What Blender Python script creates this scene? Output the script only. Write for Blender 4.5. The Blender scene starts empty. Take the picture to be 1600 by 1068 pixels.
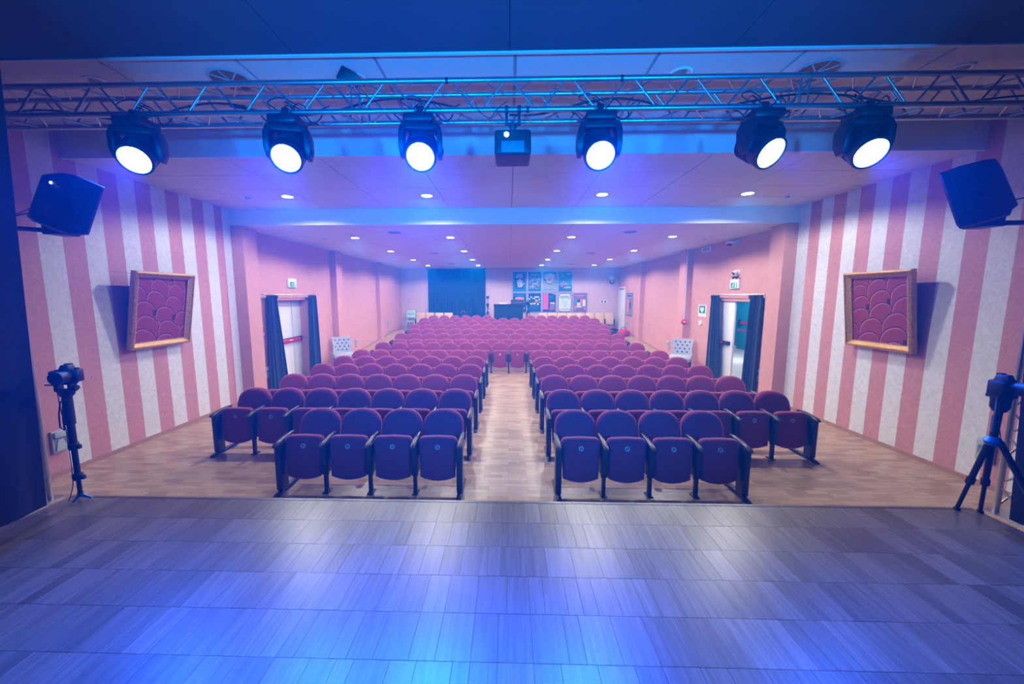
import bpy, bmesh, math, random
from mathutils import Vector, Matrix, Euler

R = math.radians
rng = random.Random(7)
scene = bpy.context.scene
COL = scene.collection

# ------------------------------------------------------------------ camera
F_PX, CX, CY = 592.0, 780.0, 534.0            # focal length and principal point in a 1600x1068 frame
YAW, PITCH = math.atan(15 / 592), math.atan(71.5 / 592)
fw = Vector((-math.sin(YAW) * math.cos(PITCH), math.cos(YAW) * math.cos(PITCH), -math.sin(PITCH)))
rt = Vector((math.cos(YAW), math.sin(YAW), 0))
up = rt.cross(fw)
cam_data = bpy.data.cameras.new('camera')
cam_data.sensor_width = 36
cam_data.lens = F_PX / 1600 * 36
cam_data.shift_x = (800 - CX) / 1600
cam_data.clip_start = 0.05
cam = bpy.data.objects.new('camera', cam_data)
COL.objects.link(cam)
m3 = Matrix((rt, up, -fw)).transposed()
cam.matrix_world = Matrix.Translation((0, 0, 2.25)) @ m3.to_4x4()
scene.camera = cam

# ------------------------------------------------------------------ world: black, with added blue haze standing in for lens flare and bloom
world = bpy.data.worlds.new('world')
scene.world = world
world.use_nodes = True
wn = world.node_tree
wn.nodes['Background'].inputs['Color'].default_value = (0, 0, 0, 1)
wn.nodes['Background'].inputs['Strength'].default_value = 0
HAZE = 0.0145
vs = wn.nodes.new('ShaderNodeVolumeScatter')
vs.inputs['Color'].default_value = (0.0, 0.42, 1.0, 1)  # no red scatter: the veil's blue is put into the haze colour
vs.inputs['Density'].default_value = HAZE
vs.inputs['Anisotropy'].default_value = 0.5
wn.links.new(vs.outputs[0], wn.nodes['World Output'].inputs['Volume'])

# ------------------------------------------------------------------ exposure
scene.view_settings.view_transform = 'Standard'
scene.view_settings.look = 'None'
scene.view_settings.gamma = 1
scene.view_settings.use_curve_mapping = False
scene.view_settings.exposure = 1.3
scene.cycles.use_denoising = True
scene.cycles.max_bounces = 5
scene.cycles.diffuse_bounces = 3
scene.cycles.glossy_bounces = 2
scene.cycles.volume_bounces = 0
scene.cycles.sample_clamp_indirect = 4.0
scene.cycles.adaptive_threshold = 0.05
scene.cycles.light_sampling_threshold = 0.02
scene.cycles.caustics_reflective = False
scene.cycles.caustics_refractive = False

# light levels
E_DOWN = 128.0            # each recessed downlight
E_HEAD = 580.0           # each moving head
E_WASH = 370.0           # each added, unseen blue wash lamp behind the camera
DOWN_COL = (0.95, 0.98, 0.97)
HEAD_COL = (0.0, 0.09, 1.0)
WASH_COL = (0.0, 0.26, 1.0)


def spot(name, loc, direction, energy, color, size_deg, blend=0.2, radius=0.06, parent=None):
    d = bpy.data.lights.new(name, 'SPOT')
    d.energy = energy
    d.color = color
    d.spot_size = R(size_deg)
    d.spot_blend = blend
    d.shadow_soft_size = radius
    o = bpy.data.objects.new(name, d)
    COL.objects.link(o)
    o.rotation_euler = Vector(direction).to_track_quat('-Z', 'Y').to_euler()
    o.location = loc
    if parent:
        o.parent = parent
    return o


# added blue wash lamps, unseen behind the camera, to light seats and ceilings
for wx in (-2.6, -1.1, 1.1, 2.6):
    spot('added_blue_wash', (wx, -0.7, 2.5), (wx * -0.14, 1.0, 0.12), E_WASH, WASH_COL, 84, 0.8, 0.12)

# ------------------------------------------------------------------ helpers: meshes
class MB:
    def __init__(self):
        self.v, self.f, self.m = [], [], []

    def add(self, vs, fs, mi=0):
        b = len(self.v)
        self.v += [tuple(p) for p in vs]
        self.f += [tuple(i + b for i in f) for f in fs]
        self.m += [mi] * len(fs)
        return self

    def box(self, x0, x1, y0, y1, z0, z1, mi=0):
        vs = [(x, y, z) for z in (z0, z1) for y in (y0, y1) for x in (x0, x1)]
        return self.add(vs, [(0, 2, 3, 1), (4, 5, 7, 6), (0, 1, 5, 4), (2, 6, 7, 3), (0, 4, 6, 2), (1, 3, 7, 5)], mi)

    def loft(self, rings, cap=True, mi=0):
        n = len(rings[0])
        vs = [p for r in rings for p in r]
        fs = []
        for k in range(len(rings) - 1):
            for i in range(n):
                j = (i + 1) % n
                fs.append((k * n + i, k * n + j, (k + 1) * n + j, (k + 1) * n + i))
        if cap:
            fs.append(tuple(range(n - 1, -1, -1)))
            fs.append(tuple((len(rings) - 1) * n + i for i in range(n)))
        return self.add(vs, fs, mi)

    def tube(self, pts, r, n=8, mi=0):
        pts = [Vector(p) for p in pts]
        rad = r if isinstance(r, (list, tuple)) else [r] * len(pts)
        rings = []
        ref = None
        for i, p in enumerate(pts):
            t = (pts[min(i + 1, len(pts) - 1)] - pts[max(i - 1, 0)]).normalized()
            if ref is None:
                ref = t.orthogonal().normalized()
            else:
                ref = (ref - t * ref.dot(t))
                ref = ref.normalized() if ref.length > 1e-6 else t.orthogonal().normalized()
            b = t.cross(ref)
            rings.append([p + (ref * math.cos(2 * math.pi * k / n) + b * math.sin(2 * math.pi * k / n)) * rad[i] for k in range(n)])
        return self.loft(rings, True, mi)

    def lathe(self, prof, n=20, origin=(0, 0, 0), axis='z', mi=0):
        ox, oy, oz = origin
        rings = []
        for r, h in prof:
            ring = []
            for k in range(n):
                a = 2 * math.pi * k / n
                c, s = r * math.cos(a), r * math.sin(a)
                ring.append({'z': (ox + c, oy + s, oz + h), 'y': (ox + c, oy + h, oz + s), 'x': (ox + h, oy + c, oz + s)}[axis])
            rings.append(ring)
        return self.loft(rings, True, mi)

    def poly(self, pts, thick, normal, mi=0):
        nrm = Vector(normal).normalized() * thick
        a = [Vector(p) for p in pts]
        return self.loft([a, [p + nrm for p in a]], True, mi)

    def xf(self, M):
        self.v = [tuple(M @ Vector(p)) for p in self.v]
        return self

    def mesh(self, name, mats, smooth=40, bevel=0, seg=2):
        me = bpy.data.meshes.new(name)
        me.from_pydata(self.v, [], self.f)
        if not isinstance(mats, (list, tuple)):
            mats = [mats]
        for m in mats:
            me.materials.append(m)
        if len(mats) > 1:
            for p, i in zip(me.polygons, self.m):
                p.material_index = i
        bm = bmesh.new()
        bm.from_mesh(me)
        bmesh.ops.recalc_face_normals(bm, faces=bm.faces)
        if bevel:
            es = [e for e in bm.edges if len(e.link_faces) == 2 and e.calc_face_angle(0) > R(50)]
            bmesh.ops.bevel(bm, geom=es, offset=bevel, segments=seg, affect='EDGES', profile=0.5, clamp_overlap=True)
        bm.to_mesh(me)
        bm.free()
        if smooth:
            me.shade_smooth()
            me.set_sharp_from_angle(angle=R(smooth))
        return me

    def build(self, name, mats, parent=None, **kw):
        return link(name, self.mesh(name, mats, **kw), parent)


def link(name, me, parent=None, loc=None, rot=None, scale=None):
    o = bpy.data.objects.new(name, me)
    COL.objects.link(o)
    if parent:
        o.parent = parent
    if loc is not None:
        o.location = loc
    if rot is not None:
        o.rotation_euler = rot
    if scale is not None:
        o.scale = scale
    return o


def tag(o, label=None, cat=None, group=None, kind=None):
    if label:
        o['label'] = label
    if cat:
        o['category'] = cat
    if group:
        o['group'] = group
    if kind:
        o['kind'] = kind
    return o


def thing(name, label, cat, loc=(0, 0, 0), rot=(0, 0, 0), group=None):
    o = link(name, None, None, loc, rot)
    o.empty_display_size = 0.1
    return tag(o, label, cat, group)


def struct(name, mb, mat, **kw):
    o = mb.build(name, mat, None, smooth=0, **kw)
    o['kind'] = 'structure'
    return o


def copy_tree(o, parent=None):
    c = o.copy()
    COL.objects.link(c)
    c.parent = parent
    for ch in list(o.children):
        copy_tree(ch, c)
    return c


# ------------------------------------------------------------------ helpers: materials
def new_mat(name):
    m = bpy.data.materials.new(name)
    m.use_nodes = True
    return m, m.node_tree.nodes, m.node_tree.links, m.node_tree.nodes['Principled BSDF']


def mat(name, col, rough=0.6, metal=0.0, var=0.0, scale=8.0, bump=0.0, coat=0.0, sheen=0.0, sheen_col=(1, 1, 1), spec=0.5, stretch=(1, 1, 1)):
    m, N, L, b = new_mat(name)
    b.inputs['Base Color'].default_value = (*col, 1)
    b.inputs['Roughness'].default_value = rough
    b.inputs['Metallic'].default_value = metal
    b.inputs['Specular IOR Level'].default_value = spec
    if coat:
        b.inputs['Coat Weight'].default_value = coat
        b.inputs['Coat Roughness'].default_value = 0.2
    if sheen:
        b.inputs['Sheen Weight'].default_value = sheen
        b.inputs['Sheen Roughness'].default_value = 0.45
        b.inputs['Sheen Tint'].default_value = (*sheen_col, 1)
    if var or bump:
        tc = N.new('ShaderNodeTexCoord')
        mp = N.new('ShaderNodeMapping')
        mp.inputs['Scale'].default_value = stretch
        L.new(tc.outputs['Object'], mp.inputs['Vector'])
        nz = N.new('ShaderNodeTexNoise')
        nz.inputs['Scale'].default_value = scale
        nz.inputs['Detail'].default_value = 6
        nz.inputs['Roughness'].default_value = 0.6
        L.new(mp.outputs[0], nz.inputs['Vector'])
        if var:
            mx = N.new('ShaderNodeMix')
            mx.data_type = 'RGBA'
            mx.inputs[6].default_value = tuple(c * (1 - var) for c in col) + (1,)
            mx.inputs[7].default_value = tuple(min(1, c * (1 + var)) for c in col) + (1,)
            L.new(nz.outputs['Fac'], mx.inputs[0])
            L.new(mx.outputs[2], b.inputs['Base Color'])
        if bump:
            bp = N.new('ShaderNodeBump')
            bp.inputs['Strength'].default_value = bump
            bp.inputs['Distance'].default_value = 0.01
            L.new(nz.outputs['Fac'], bp.inputs['Height'])
            L.new(bp.outputs[0], b.inputs['Normal'])
    return m


def emit(name, col, strength):
    m, N, L, b = new_mat(name)
    b.inputs['Base Color'].default_value = (0.8, 0.8, 0.8, 1)
    b.inputs['Emission Color'].default_value = (*col, 1)
    b.inputs['Emission Strength'].default_value = strength
    return m


def math_node(N, L, op, a, b=None):
    n = N.new('ShaderNodeMath')
    n.operation = op
    for i, x in enumerate((a, b)):
        if x is None:
            continue
        if isinstance(x, (int, float)):
            n.inputs[i].default_value = x
        else:
            L.new(x, n.inputs[i])
    return n.outputs[0]


WHITE_P, PINK_P = (0.66, 0.66, 0.67), (0.52, 0.235, 0.235)


def striped_plaster(name, y_edge, width):
    """painted vertical stripes, pink from y_edge to y_edge+width and every second width after that"""
    m, N, L, b = new_mat(name)
    tc = N.new('ShaderNodeTexCoord')
    sp = N.new('ShaderNodeSeparateXYZ')
    L.new(tc.outputs['Object'], sp.inputs[0])
    nz = N.new('ShaderNodeTexNoise')
    nz.inputs['Scale'].default_value = 9
    nz.inputs['Detail'].default_value = 8
    nz.inputs['Distortion'].default_value = 2.5
    L.new(tc.outputs['Object'], nz.inputs['Vector'])
    wob = math_node(N, L, 'MULTIPLY', math_node(N, L, 'SUBTRACT', nz.outputs['Fac'], 0.5), 0.006)
    t = math_node(N, L, 'ADD', math_node(N, L, 'SUBTRACT', sp.outputs[1], y_edge), wob)
    fr = math_node(N, L, 'FRACT', math_node(N, L, 'DIVIDE', math_node(N, L, 'ADD', t, width * 200), width * 2))
    is_pink = math_node(N, L, 'LESS_THAN', fr, 0.5)
    last = math_node(N, L, 'LESS_THAN', sp.outputs[1], 7.55)
    is_pink = math_node(N, L, 'MULTIPLY', is_pink, last)
    mx = N.new('ShaderNodeMix')
    mx.data_type = 'RGBA'
    mx.inputs[6].default_value = (*WHITE_P, 1)
    mx.inputs[7].default_value = (*PINK_P, 1)
    L.new(is_pink, mx.inputs[0])
    mv = N.new('ShaderNodeMix')
    mv.data_type = 'RGBA'
    mv.blend_type = 'MULTIPLY'
    mv.inputs[0].default_value = 1
    rp = N.new('ShaderNodeValToRGB')
    rp.color_ramp.elements[0].position = 0.3
    rp.color_ramp.elements[0].color = (0.86, 0.86, 0.86, 1)
    rp.color_ramp.elements[1].position = 0.7
    rp.color_ramp.elements[1].color = (1.08, 1.06, 1.06, 1)
    L.new(nz.outputs['Fac'], rp.inputs[0])
    L.new(mx.outputs[2], mv.inputs[6])
    L.new(rp.outputs[0], mv.inputs[7])
    L.new(mv.outputs[2], b.inputs['Base Color'])
    b.inputs['Roughness'].default_value = 0.62
    bp = N.new('ShaderNodeBump')
    bp.inputs['Strength'].default_value = 0.18
    bp.inputs['Distance'].default_value = 0.01
    L.new(nz.outputs['Fac'], bp.inputs['Height'])
    L.new(bp.outputs[0], b.inputs['Normal'])
    return m


def parquet(name):
    m, N, L, b = new_mat(name)
    tc = N.new('ShaderNodeTexCoord')
    br = N.new('ShaderNodeTexBrick')
    br.offset = 0.35
    br.offset_frequency = 3
    br.squash = 1
    br.inputs['Color1'].default_value = (0.545, 0.37, 0.24, 1)
    br.inputs['Color2'].default_value = (0.335, 0.205, 0.12, 1)
    br.inputs['Mortar'].default_value = (0.16, 0.09, 0.05, 1)
    br.inputs['Scale'].default_value = 1
    br.inputs['Mortar Size'].default_value = 0.0012
    br.inputs['Mortar Smooth'].default_value = 0.2
    br.inputs['Bias'].default_value = -0.15
    br.inputs['Brick Width'].default_value = 0.23
    br.inputs['Row Height'].default_value = 0.075
    L.new(tc.outputs['Object'], br.inputs['Vector'])
    mp = N.new('ShaderNodeMapping')
    mp.inputs['Scale'].default_value = (2.5, 60, 10)
    L.new(tc.outputs['Object'], mp.inputs['Vector'])
    nz = N.new('ShaderNodeTexNoise')
    nz.inputs['Scale'].default_value = 2
    nz.inputs['Detail'].default_value = 5
    L.new(mp.outputs[0], nz.inputs['Vector'])
    rp = N.new('ShaderNodeValToRGB')
    rp.color_ramp.elements[0].position = 0.3
    rp.color_ramp.elements[0].color = (0.78, 0.76, 0.74, 1)
    rp.color_ramp.elements[1].position = 0.75
    rp.color_ramp.elements[1].color = (1.1, 1.1, 1.1, 1)
    L.new(nz.outputs['Fac'], rp.inputs[0])
    mv = N.new('ShaderNodeMix')
    mv.data_type = 'RGBA'
    mv.blend_type = 'MULTIPLY'
    mv.inputs[0].default_value = 1
    L.new(br.outputs['Color'], mv.inputs[6])
    L.new(rp.outputs[0], mv.inputs[7])
    L.new(mv.outputs[2], b.inputs['Base Color'])
    b.inputs['Roughness'].default_value = 0.34
    bp = N.new('ShaderNodeBump')
    bp.inputs['Strength'].default_value = 0.25
    bp.inputs['Distance'].default_value = 0.002
    L.new(br.outputs['Fac'], bp.inputs['Height'])
    bp.invert = True
    L.new(bp.outputs[0], b.inputs['Normal'])
    return m


def plank_wood(name):
    m, N, L, b = new_mat(name)
    tc = N.new('ShaderNodeTexCoord')
    oi = N.new('ShaderNodeObjectInfo')
    off = N.new('ShaderNodeVectorMath')
    off.operation = 'ADD'
    cmb = N.new('ShaderNodeCombineXYZ')
    L.new(math_node(N, L, 'MULTIPLY', oi.outputs['Random'], 37.0), cmb.inputs[0])
    L.new(tc.outputs['Object'], off.inputs[0])
    L.new(cmb.outputs[0], off.inputs[1])
    mp = N.new('ShaderNodeMapping')
    mp.inputs['Scale'].default_value = (70, 3, 10)
    L.new(off.outputs[0], mp.inputs['Vector'])
    nz = N.new('ShaderNodeTexNoise')
    nz.inputs['Scale'].default_value = 1.0
    nz.inputs['Detail'].default_value = 7
    nz.inputs['Roughness'].default_value = 0.65
    L.new(mp.outputs[0], nz.inputs['Vector'])
    mp2 = N.new('ShaderNodeMapping')
    mp2.inputs['Scale'].default_value = (26, 0.4, 1)
    L.new(off.outputs[0], mp2.inputs['Vector'])
    nz2 = N.new('ShaderNodeTexNoise')
    nz2.inputs['Scale'].default_value = 1.0
    nz2.inputs['Detail'].default_value = 1
    L.new(mp2.outputs[0], nz2.inputs['Vector'])
    rp = N.new('ShaderNodeValToRGB')
    e = rp.color_ramp.elements
    e[0].position, e[0].color = 0.0, (0.085, 0.06, 0.047, 1)
    e[1].position, e[1].color = 1.0, (0.25, 0.19, 0.145, 1)
    s = math_node(N, L, 'ADD', math_node(N, L, 'MULTIPLY', oi.outputs['Random'], 0.6),
                  math_node(N, L, 'MULTIPLY', math_node(N, L, 'SUBTRACT', nz2.outputs['Fac'], 0.32), 0.9))
    L.new(s, rp.inputs[0])
    rg = N.new('ShaderNodeValToRGB')
    rg.color_ramp.elements[0].position, rg.color_ramp.elements[0].color = 0.3, (0.6, 0.58, 0.56, 1)
    rg.color_ramp.elements[1].position, rg.color_ramp.elements[1].color = 0.62, (1.1, 1.1, 1.1, 1)
    L.new(nz.outputs['Fac'], rg.inputs[0])
    mv = N.new('ShaderNodeMix')
    mv.data_type = 'RGBA'
    mv.blend_type = 'MULTIPLY'
    mv.inputs[0].default_value = 1
    L.new(rp.outputs[0], mv.inputs[6])
    L.new(rg.outputs[0], mv.inputs[7])
    L.new(mv.outputs[2], b.inputs['Base Color'])
    b.inputs['Roughness'].default_value = 0.33
    b.inputs['Specular IOR Level'].default_value = 0.6
    bp = N.new('ShaderNodeBump')
    bp.inputs['Strength'].default_value = 0.35
    bp.inputs['Distance'].default_value = 0.0015
    L.new(nz.outputs['Fac'], bp.inputs['Height'])
    L.new(bp.outputs[0], b.inputs['Normal'])
    return m


M = {}
M['stripe_left'] = striped_plaster('striped_plaster_left', 4.776, 0.2575)
M['stripe_right'] = striped_plaster('striped_plaster_right', 4.715 + 0.251 * 0, 0.251)
M['salmon'] = mat('salmon_plaster', (0.55, 0.265, 0.225), 0.65, var=0.14, scale=5, bump=0.15)
M['lilac_plaster'] = mat('pale_pink_plaster', (0.58, 0.40, 0.42), 0.65, var=0.08, scale=4, bump=0.1)
M['panel'] = mat('ceiling_panel_white', (0.62, 0.60, 0.62), 0.7, var=0.04, scale=60)
M['seam'] = mat('ceiling_seam', (0.36, 0.35, 0.38), 0.8)
M['white_paint'] = mat('white_paint', (0.66, 0.66, 0.67), 0.5, var=0.03)
M['black_ceiling'] = mat('black_board_with_blue_veil', (0.016, 0.058, 0.11), 0.8, var=0.15, scale=3)  # black board; blue flare veil over the stage ceiling put into its colour
M['black_cloth'] = mat('black_stage_cloth', (0.005, 0.006, 0.012), 0.95, var=0.2, scale=20)
M['parquet'] = parquet('hall_parquet')
M['plank'] = plank_wood('stage_plank_wood')
M['skirting'] = mat('wooden_skirting', (0.36, 0.20, 0.13), 0.5, var=0.2, scale=12)
M['stage_front'] = mat('dark_stage_riser', (0.06, 0.045, 0.04), 0.6, var=0.2)
M['fabric'] = mat('wine_red_fabric', (0.225, 0.022, 0.06), 0.9, var=0.14, scale=120, bump=0.12, sheen=0.55, sheen_col=(1.0, 0.42, 0.52))
M['frame_metal'] = mat('dark_grey_seat_metal', (0.02, 0.028, 0.036), 0.38, metal=0.25, var=0.1)
M['arm_plastic'] = mat('black_armrest_plastic', (0.022, 0.026, 0.03), 0.32, var=0.1)
M['badge'] = mat('pale_number_badge', (0.55, 0.5, 0.5), 0.4, metal=0.5)
M['alu'] = mat('aluminium_tube', (0.42, 0.43, 0.46), 0.3, metal=0.9, var=0.05)
M['black_metal'] = mat('black_fixture_metal', (0.018, 0.02, 0.024), 0.42, metal=0.2, var=0.1)
M['black_plastic'] = mat('black_plastic', (0.014, 0.015, 0.018), 0.5, var=0.1)
M['rubber'] = mat('black_cable_rubber', (0.015, 0.015, 0.017), 0.6, var=0.1)
M['gold'] = mat('gilded_wood', (0.60, 0.33, 0.07), 0.36, metal=0.3, var=0.7, scale=45, bump=1.0)
M['print_body'] = mat('printed_seat_red', (0.24, 0.035, 0.06), 0.5, var=0.08)
M['print_lit'] = mat('printed_seat_pink', (0.45, 0.13, 0.15), 0.5, var=0.08)
M['print_dark'] = mat('printed_seat_shadow', (0.035, 0.012, 0.03), 0.5, var=0.1)
M['navy_cloth'] = mat('navy_curtain_cloth', (0.004, 0.018, 0.042), 0.9, var=0.2, scale=30, sheen=0.2)
M['blue_cloth'] = mat('deep_blue_curtain_cloth', (0.004, 0.022, 0.07), 0.9, var=0.2, scale=20)
M['chrome'] = mat('brushed_steel', (0.5, 0.5, 0.52), 0.3, metal=0.9, var=0.05)
M['door_white'] = mat('white_door_paint', (0.66, 0.67, 0.68), 0.45, var=0.03)
M['red'] = mat('red_plastic', (0.55, 0.02, 0.03), 0.4, var=0.05)
M['green'] = mat('sign_green', (0.0, 0.30, 0.20), 0.4, var=0.05)
M['sign_white'] = mat('sign_white', (0.75, 0.78, 0.78), 0.4, var=0.03)
M['grey_box'] = mat('grey_socket_plastic', (0.38, 0.42, 0.45), 0.5, var=0.05)
M['grey_dark'] = mat('dark_grey_plastic', (0.14, 0.17, 0.2), 0.5, var=0.05)  # even dark grey for grilles, vent opening, socket recess and name strip
M['velvet'] = mat('pale_grey_velvet', (0.36, 0.39, 0.43), 0.8, var=0.1, scale=30, sheen=0.2)
M['velvet_button'] = mat('grey_tuft_button', (0.10, 0.11, 0.15), 0.8, var=0.1)
M['dark_wood'] = mat('black_stained_wood', (0.02, 0.016, 0.014), 0.4, var=0.2)
M['birch'] = mat('pale_birch_ply', (0.66, 0.44, 0.24), 0.45, var=0.12, scale=6, stretch=(1, 1, 6))
M['mint'] = mat('mint_green_plastic', (0.30, 0.62, 0.42), 0.4, var=0.04)
M['teal'] = mat('teal_corridor_paint', (0.02, 0.32, 0.46), 0.55, var=0.05)
M['grey_floor'] = mat('grey_corridor_floor', (0.42, 0.44, 0.47), 0.5, var=0.06)
M['leaf'] = mat('dark_green_leaf', (0.02, 0.09, 0.05), 0.6, var=0.3)
M['lamp_white'] = emit('downlight_glow', (1.0, 0.96, 0.92), 9.0)
M['head_glow'] = emit('blue_white_led_glow', (0.45, 0.75, 1.0), 14.0)
M['proj_glow'] = emit('projector_lens_glow', (0.55, 0.8, 1.0), 9.0)
M['led_glow'] = emit('blue_led_glow', (0.3, 0.6, 1.0), 4.0)
M['corr_glow'] = emit('added_corridor_glow', (0.9, 0.97, 1.0), 5.0)
M['glass_dark'] = mat('dark_lens_glass', (0.01, 0.012, 0.02), 0.08, spec=0.8, var=0.05)
M['poster_blue'] = mat('poster_blue', (0.015, 0.10, 0.26), 0.35, var=0.25, scale=6)
M['poster_teal'] = mat('poster_teal', (0.03, 0.32, 0.50), 0.35, var=0.2, scale=6)
M['poster_navy'] = mat('poster_navy', (0.012, 0.03, 0.10), 0.35, var=0.3, scale=8)
M['poster_grey'] = mat('poster_grey', (0.30, 0.34, 0.36), 0.35, var=0.2, scale=6)
M['poster_white'] = mat('poster_white', (0.68, 0.70, 0.70), 0.35, var=0.05)
M['poster_pink'] = mat('poster_magenta', (0.62, 0.06, 0.26), 0.35, var=0.08)
M['poster_coral'] = mat('poster_coral', (0.62, 0.20, 0.20), 0.35, var=0.1)
M['poster_mauve'] = mat('poster_mauve', (0.22, 0.11, 0.20), 0.35, var=0.1)
M['poster_mint'] = mat('poster_mint', (0.55, 0.68, 0.62), 0.35, var=0.06)
M['steel_frame'] = mat('silver_poster_frame', (0.5, 0.52, 0.55), 0.35, metal=0.7, var=0.05)
M['magenta_bag'] = mat('red_bag_cloth', (0.45, 0.03, 0.08), 0.8, var=0.2)

# ------------------------------------------------------------------ room dimensions (metres)
XW = 5.65                 # side walls
Y_BACK = 19.9
Y_BEAM = 7.75
Z_A, Z_B, Z_REAR, Z_STAGE = 3.98, 4.31, 3.67, 4.28
Y_A, Y_B = 4.89, 3.46
ST_H, ST_X, ST_Y = 0.70, 3.42, 2.73


def floor_z(y):
    if y < 12.2:
        return 0.0
    return 0.0895 * (min(y, 18.2) - 12.2)


# ---- hall floor
mb = MB()
ys = [-4, 12.2, 18.2, Y_BACK + 0.2]
top = [[(-XW - .3, y, floor_z(y)), (XW + .3, y, floor_z(y))] for y in ys]
vs, fs = [], []
for a in top:
    vs += a
for a in top:
    vs += [(p[0], p[1], -0.15) for p in a]
for k in range(3):
    fs.append((2 * k, 2 * k + 1, 2 * k + 3, 2 * k + 2))
    fs.append((8 + 2 * k, 8 + 2 * k + 2, 8 + 2 * k + 3, 8 + 2 * k + 1))
    fs.append((2 * k, 2 * k + 2, 8 + 2 * k + 2, 8 + 2 * k))
    fs.append((2 * k + 1, 8 + 2 * k + 1, 8 + 2 * k + 3, 2 * k + 3))
fs += [(0, 8, 9, 1), (6, 7, 15, 14)]
mb.add(vs, fs)
struct('floor', mb, M['parquet'])
struct('trim_1', MB().box(-4.2, 4.2, 11.17, 11.25, 0.0005, 0.02), M['skirting'], bevel=0.006)

# ---- side walls with door openings
DL0, DL1, DLZ = 9.16, 10.55, 2.155
DR0, DR1, DRZ = 9.07, 10.35, 2.125
ZT = 4.6


def side_wall(s, y0, y1, z0, z1, mb):
    a, b = s * XW, s * (XW + 0.3)
    mb.box(min(a, b), max(a, b), y0, y1, z0, z1)


for s, nm, key in ((-1, 'wall_left', 'stripe_left'), (1, 'wall_right', 'stripe_right')):
    mb = MB()
    side_wall(s, -4, Y_BEAM, -0.1, ZT, mb)
    struct(nm, mb, M[key])
for s, nm, d0, d1, dz in ((-1, 'wall_left_rear', DL0, DL1, DLZ), (1, 'wall_right_rear', DR0, DR1, DRZ)):
    mb = MB()
    side_wall(s, Y_BEAM, d0, -0.1, ZT, mb)
    side_wall(s, d0, d1, dz, ZT, mb)
    side_wall(s, d1, Y_BACK, -0.1, ZT, mb)
    struct(nm, mb, M['salmon'])
struct('wall_back', MB().box(-XW - .3, XW + .3, Y_BACK, Y_BACK + 0.3, -0.1, ZT), M['lilac_plaster'])
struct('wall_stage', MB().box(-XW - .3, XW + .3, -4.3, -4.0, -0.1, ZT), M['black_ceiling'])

# pilasters along the rear side walls (they belong to the walls)
for s, nm in ((-1, 'wall_left_pilaster'), (1, 'wall_right_pilaster')):
    for y0, y1, p in ((Y_BEAM, Y_BEAM + 0.42, 0.25), (12.0, 12.42, 0.20), (16.15, 16.55, 0.16)):
        mb = MB()
        a, b = s * (XW - p), s * (XW + 0.05)
        mb.box(min(a, b), max(a, b), y0, y1, -0.05, Z_REAR + 0.02)
        struct(nm, mb, M['salmon'], bevel=0.006)

# skirting boards
for s, side in ((-1, 'left'), (1, 'right')):
    segs = [(ST_Y - 3, Y_BEAM)]
    for y0, y1 in segs:
        a, b = s * (XW - 0.014), s * XW
        struct('baseboard_' + side, MB().box(min(a, b), max(a, b), y0, y1, 0, 0.06), M['skirting'])
    d0, d1 = (DL0, DL1) if s < 0 else (DR0, DR1)
    for y0, y1 in ((8.17, d0), (d1, 12.0), ):
        struct('baseboard_' + side, MB().box(min(a, b), max(a, b), y0, y1, 0, 0.06), M['skirting'])
    mb = MB()
    for y0, y1 in ((12.42, 16.15), (16.55, Y_BACK)):
        z0, z1 = floor_z(y0), floor_z(y1)
        x0, x1 = min(a, b), max(a, b)
        n = 6
        for k in range(n):
            ya, yb = y0 + (y1 - y0) * k / n, y0 + (y1 - y0) * (k + 1) / n
            za, zb = floor_z(ya), floor_z(yb)
            mb.loft([[(x0, ya, za), (x1, ya, za), (x1, ya, za + .06), (x0, ya, za + .06)],
                     [(x0, yb, zb), (x1, yb, zb), (x1, yb, zb + .06), (x0, yb, zb + .06)]])
    struct('baseboard_' + side, mb, M['skirting'])


# ---- ceilings, built of panels with open joints
def paneled_ceiling(name, z, y0, y1, xs, yd, mat_panel, mat_slab, gap=0.012):
    slab = struct(name, MB().box(-XW, XW, y0, y1, z + 0.012, z + 0.2), mat_slab)
    cache = {}
    for i in range(len(xs) - 1):
        for k in range(len(yd) - 1):
            w, d = round(xs[i + 1] - xs[i], 4), round(yd[k + 1] - yd[k], 4)
            if (w, d) not in cache:
                cache[(w, d)] = MB().box(-w / 2 + gap / 2, w / 2 - gap / 2, -d / 2 + gap / 2, d / 2 - gap / 2, 0, 0.0115).mesh('panel', mat_panel, smooth=0)
            link('panel', cache[(w, d)], slab, ((xs[i] + xs[i + 1]) / 2, (yd[k] + yd[k + 1]) / 2, z))
    return slab


PX = [-XW, -4.86, -3.64, -2.41, -1.18, 0.05, 1.28, 2.51, 3.74, 4.97, XW]
paneled_ceiling('ceiling', Z_B, Y_B, Y_A, PX, [Y_B, Y_A], M['panel'], M['seam'], gap=0.03)
paneled_ceiling('ceiling', Z_A, Y_A, Y_BEAM, PX, [Y_A + 0.02 + 0.71 * k for k in range(4)] + [Y_BEAM], M['panel'], M['seam'])
yr = [Y_BEAM + 0.05 + 0.755 * k for k in range(16)] + [Y_BACK]
paneled_ceiling('ceiling', Z_REAR, Y_BEAM, Y_BACK, PX, yr, M['panel'], M['seam'], gap=0.008)
# black boarded ceiling over the stage
sx = [-XW, -3.66, -1.83, 0.0, 1.83, 3.66, XW]
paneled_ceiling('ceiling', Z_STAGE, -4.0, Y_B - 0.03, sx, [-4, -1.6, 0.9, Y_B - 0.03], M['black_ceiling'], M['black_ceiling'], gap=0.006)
struct('trim_2', MB().box(-XW, XW, Y_B - 0.03, Y_B, Z_STAGE - 0.012, Z_B + 0.1), M['white_paint'])
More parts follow.
